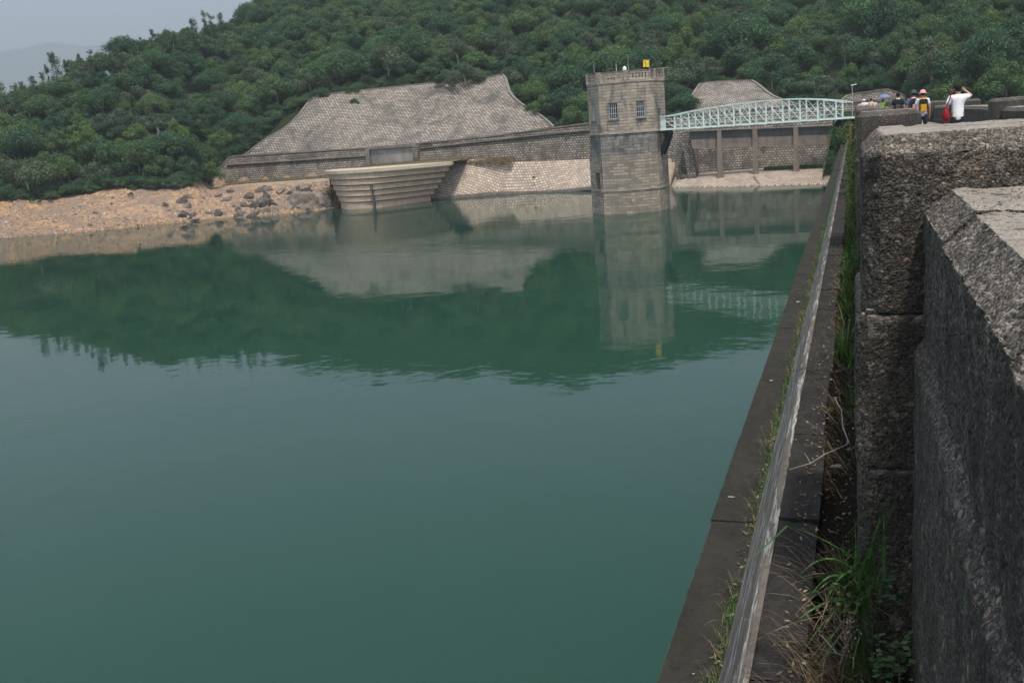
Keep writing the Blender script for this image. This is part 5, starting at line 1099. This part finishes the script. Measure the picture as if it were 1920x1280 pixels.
    if collar:
        mb = MB(); mb.tube([(0, -.02, 1.40), (0, 0, 1.44), (0, 0, 1.5)], [.17, .13, .075], 12); mb.build('collar', flat('collar', collar), root, smooth=True)
    return root
def backpack(x, y, h, rz, main, acc, label, w_=.3, hh_=.46):
    s = h/1.72; root = empty('backpack', (x, y, 9.652), rz, label=label, cat='backpack'); root.scale = (s, s, s)
    mb = MB(); chamfer_block(mb, -w_/2, w_/2, -.33, -.125, 1.42-hh_, 1.43, .05); mb.build('bag_body', flat('bag_%d' % int(main[0]*999), main), root, merge=True, bevel=.02)
    mb = MB(); chamfer_block(mb, -w_*.36, w_*.36, -.38, -.331, 1.0, 1.24, .02); mb.build('front_pocket', flat('bagp_%d' % int(acc[0]*999), acc), root, merge=True, bevel=.01)
    mb = MB(); mb.box(-w_*.46, w_*.46, -.345, -.331, 1.27, 1.44); mb.box(-w_*.5-.005, -w_*.42, -.34, -.2, 1.05, 1.4); mb.box(w_*.42, w_*.5+.005, -.34, -.2, 1.05, 1.4); mb.box(-.012, .012, -.35, -.331, 1.1, 1.42); mb.build('trim', flat('bagt', (.02, .02, .02)), root)
    for sg in (-1, 1):
        mb = MB(); mb.tube([(sg*.1, -.14, 1.4), (sg*.11, -.05, 1.5), (sg*.12, .06, 1.47), (sg*.13, .13, 1.3), (sg*.14, .05, 1.08), (sg*.13, -.13, 1.05)], .022, 6); mb.build('strap', flat('bag_%d' % int(main[0]*999), main), root)
def wx(px, Y): return at(px, 195, Y).x
X1 = wx(1796, 28.5)
person(X1, 28.5, 1.63, .08, 'man in a white t-shirt on the walkway with his back turned, red bag', shirt=(.78, .80, .84), shorts=(.02, .02, .025), arms={'R': ((.36, .12, 1.42), (.22, .3, 1.58)), 'L': ((-.3, -.02, 1.14), (-.29, .08, .9))}, hat=(.015, .013, .012), visor=True)
root = empty('shoulder_bag', (X1, 28.5, 9.652), .08, label='red shoulder bag hanging at the left side of the man in white', cat='bag')
RD_ = flat('red_bag', (.27, .012, .022)); bm = bmesh.new(); bmesh.ops.create_icosphere(bm, subdivisions=3, radius=1)
for v_ in bm.verts: v_.co.x *= .085+.03*v_.co.z*-1; v_.co.y *= .1; v_.co.z *= .18
me = bpy.data.meshes.new('bag_body'); bm.to_mesh(me); bm.free(); me.materials.append(RD_); o = bpy.data.objects.new('bag_body', me); COL.objects.link(o); o.parent = root; o.location = (-.29, -.06, .92)
for q in me.polygons: q.use_smooth = True
mb = MB()
for a_, b_ in (((-.33, -.08, 1.05), (-.22, -.13, 1.28)), ((-.22, -.13, 1.28), (-.17, -.1, 1.47)), ((-.17, -.1, 1.47), (-.16, 0, 1.51))): mb.bar(a_, b_, .02, .055, up=(0, -1, 0))
mb.build('strap', RD_, root)
X2 = wx(1730, 39); person(X2, 39, 1.62, .05, 'walker in a pink cap and pale shirt with a yellow backpack', shirt=(.6, .66, .72), shorts=(.025, .025, .06), hat=(.75, .35, .36)); backpack(X2, 39, 1.62, .05, (.6, .36, .03), (.55, .28, .02), 'black-trimmed yellow backpack on the walker with a pink cap', .28, .42)
X3 = wx(1713, 40.5); person(X3, 40.5, 1.65, .15, 'walker in a blue shirt and dark cap left of the pink-capped walker', shirt=(.1, .17, .26), shorts=(.03, .03, .035), hat=(.06, .08, .1), longp=True, collar=(.55, .6, .65)); backpack(X3, 40.5, 1.65, .15, (.4, .04, .06), (.5, .35, .35), 'red and white backpack on the blue-shirted walker')
X4 = wx(1684, 47); person(X4, 47, 1.68, -.05, 'walker in a dark navy shirt with a pale collar in the middle of the path', shirt=(.02, .025, .05), shorts=(.02, .02, .025), collar=(.6, .65, .7)); backpack(X4, 47, 1.68, -.05, (.03, .045, .045), (.05, .07, .065), 'black backpack on the navy-shirted walker', .28, .42)
X5 = wx(1655, 92); person(X5, 92, 1.55, .3, 'small walker in lime green under a blue umbrella', shirt=(.3, .6, .08), arms={'R': ((.25, .05, 1.2), (.14, .2, 1.3))}, fine=False)
root = empty('umbrella', (X5+.12, 92.1, 10.85), label='open blue-grey umbrella held by the walker in lime green', cat='umbrella'); mb = MB(); mb.tube([(0, 0, 0), (0, 0, .8)], .012, 5); mb.build('shaft', M['metal'], root)
V = [(0, 0, .82)]; nn = 16
for j, (r_, z_) in enumerate(((.15, .8), (.3, .74), (.42, .64), (.5, .52))):
    for i in range(nn): rr_ = r_*(1-.05*(i % 2)); V.append((rr_*math.cos(i*6.283/nn), rr_*math.sin(i*6.283/nn), z_))
T3 = [(0, 1+i, 1+(i+1) % nn, 1+(i+1) % nn) for i in range(nn)]; mb = MB()
for t_ in T3: mb.face([V[t_[0]], V[t_[1]], V[t_[2]]])
for j in range(3):
    for i in range(nn): b_ = 1+j*nn; mb.face([V[b_+i], V[b_+(i+1) % nn], V[b_+nn+(i+1) % nn], V[b_+nn+i]][::-1])
mb.build('canopy', flat('umbrella_blue', (.14, .2, .32)), root)
for i, (px, Y, h, sh, ht, lb) in enumerate([(1613, 104, 1.58, (.7, .35, .33), None, 'distant walker in pink, leftmost of the far group'), (1620, 100, 1.7, (.7, .75, .75), (.8, .78, .78), 'distant walker in a white hat and pale shirt'), (1627, 102, 1.66, (.75, .7, .65), None, 'distant dark-haired walker in a white shirt, centre of the far group'), (1633, 98, 1.7, (.75, .55, .42), (.02, .02, .02), 'distant walker in a black hat and peach shirt, right of the far group'), (1640, 106, 1.6, (.6, .6, .62), None, 'distant walker in light grey at the right end of the far group')]):
    person(wx(px, Y), Y, h, random.uniform(-.5, .5), lb, shirt=sh, hat=ht, fine=False, group='walkers in the far group')
# ------------------------------------------------------------------ haze
t = bpy.data.materials.new('haze_air'); t.use_nodes = True; n = t.node_tree; n.nodes.clear(); o_ = n.nodes.new('ShaderNodeOutputMaterial'); pv = n.nodes.new('ShaderNodeVolumePrincipled')
pv.inputs['Color'].default_value = (.80, .93, 1.0, 1); pv.inputs['Density'].default_value = 3.3e-4; pv.inputs['Anisotropy'].default_value = .2; n.links.new(pv.outputs[0], o_.inputs['Volume'])
mb = MB(); mb.box(-8500, 8500, -2500, 8500, -36, 1000); mb.build('haze', t, kind='stuff')
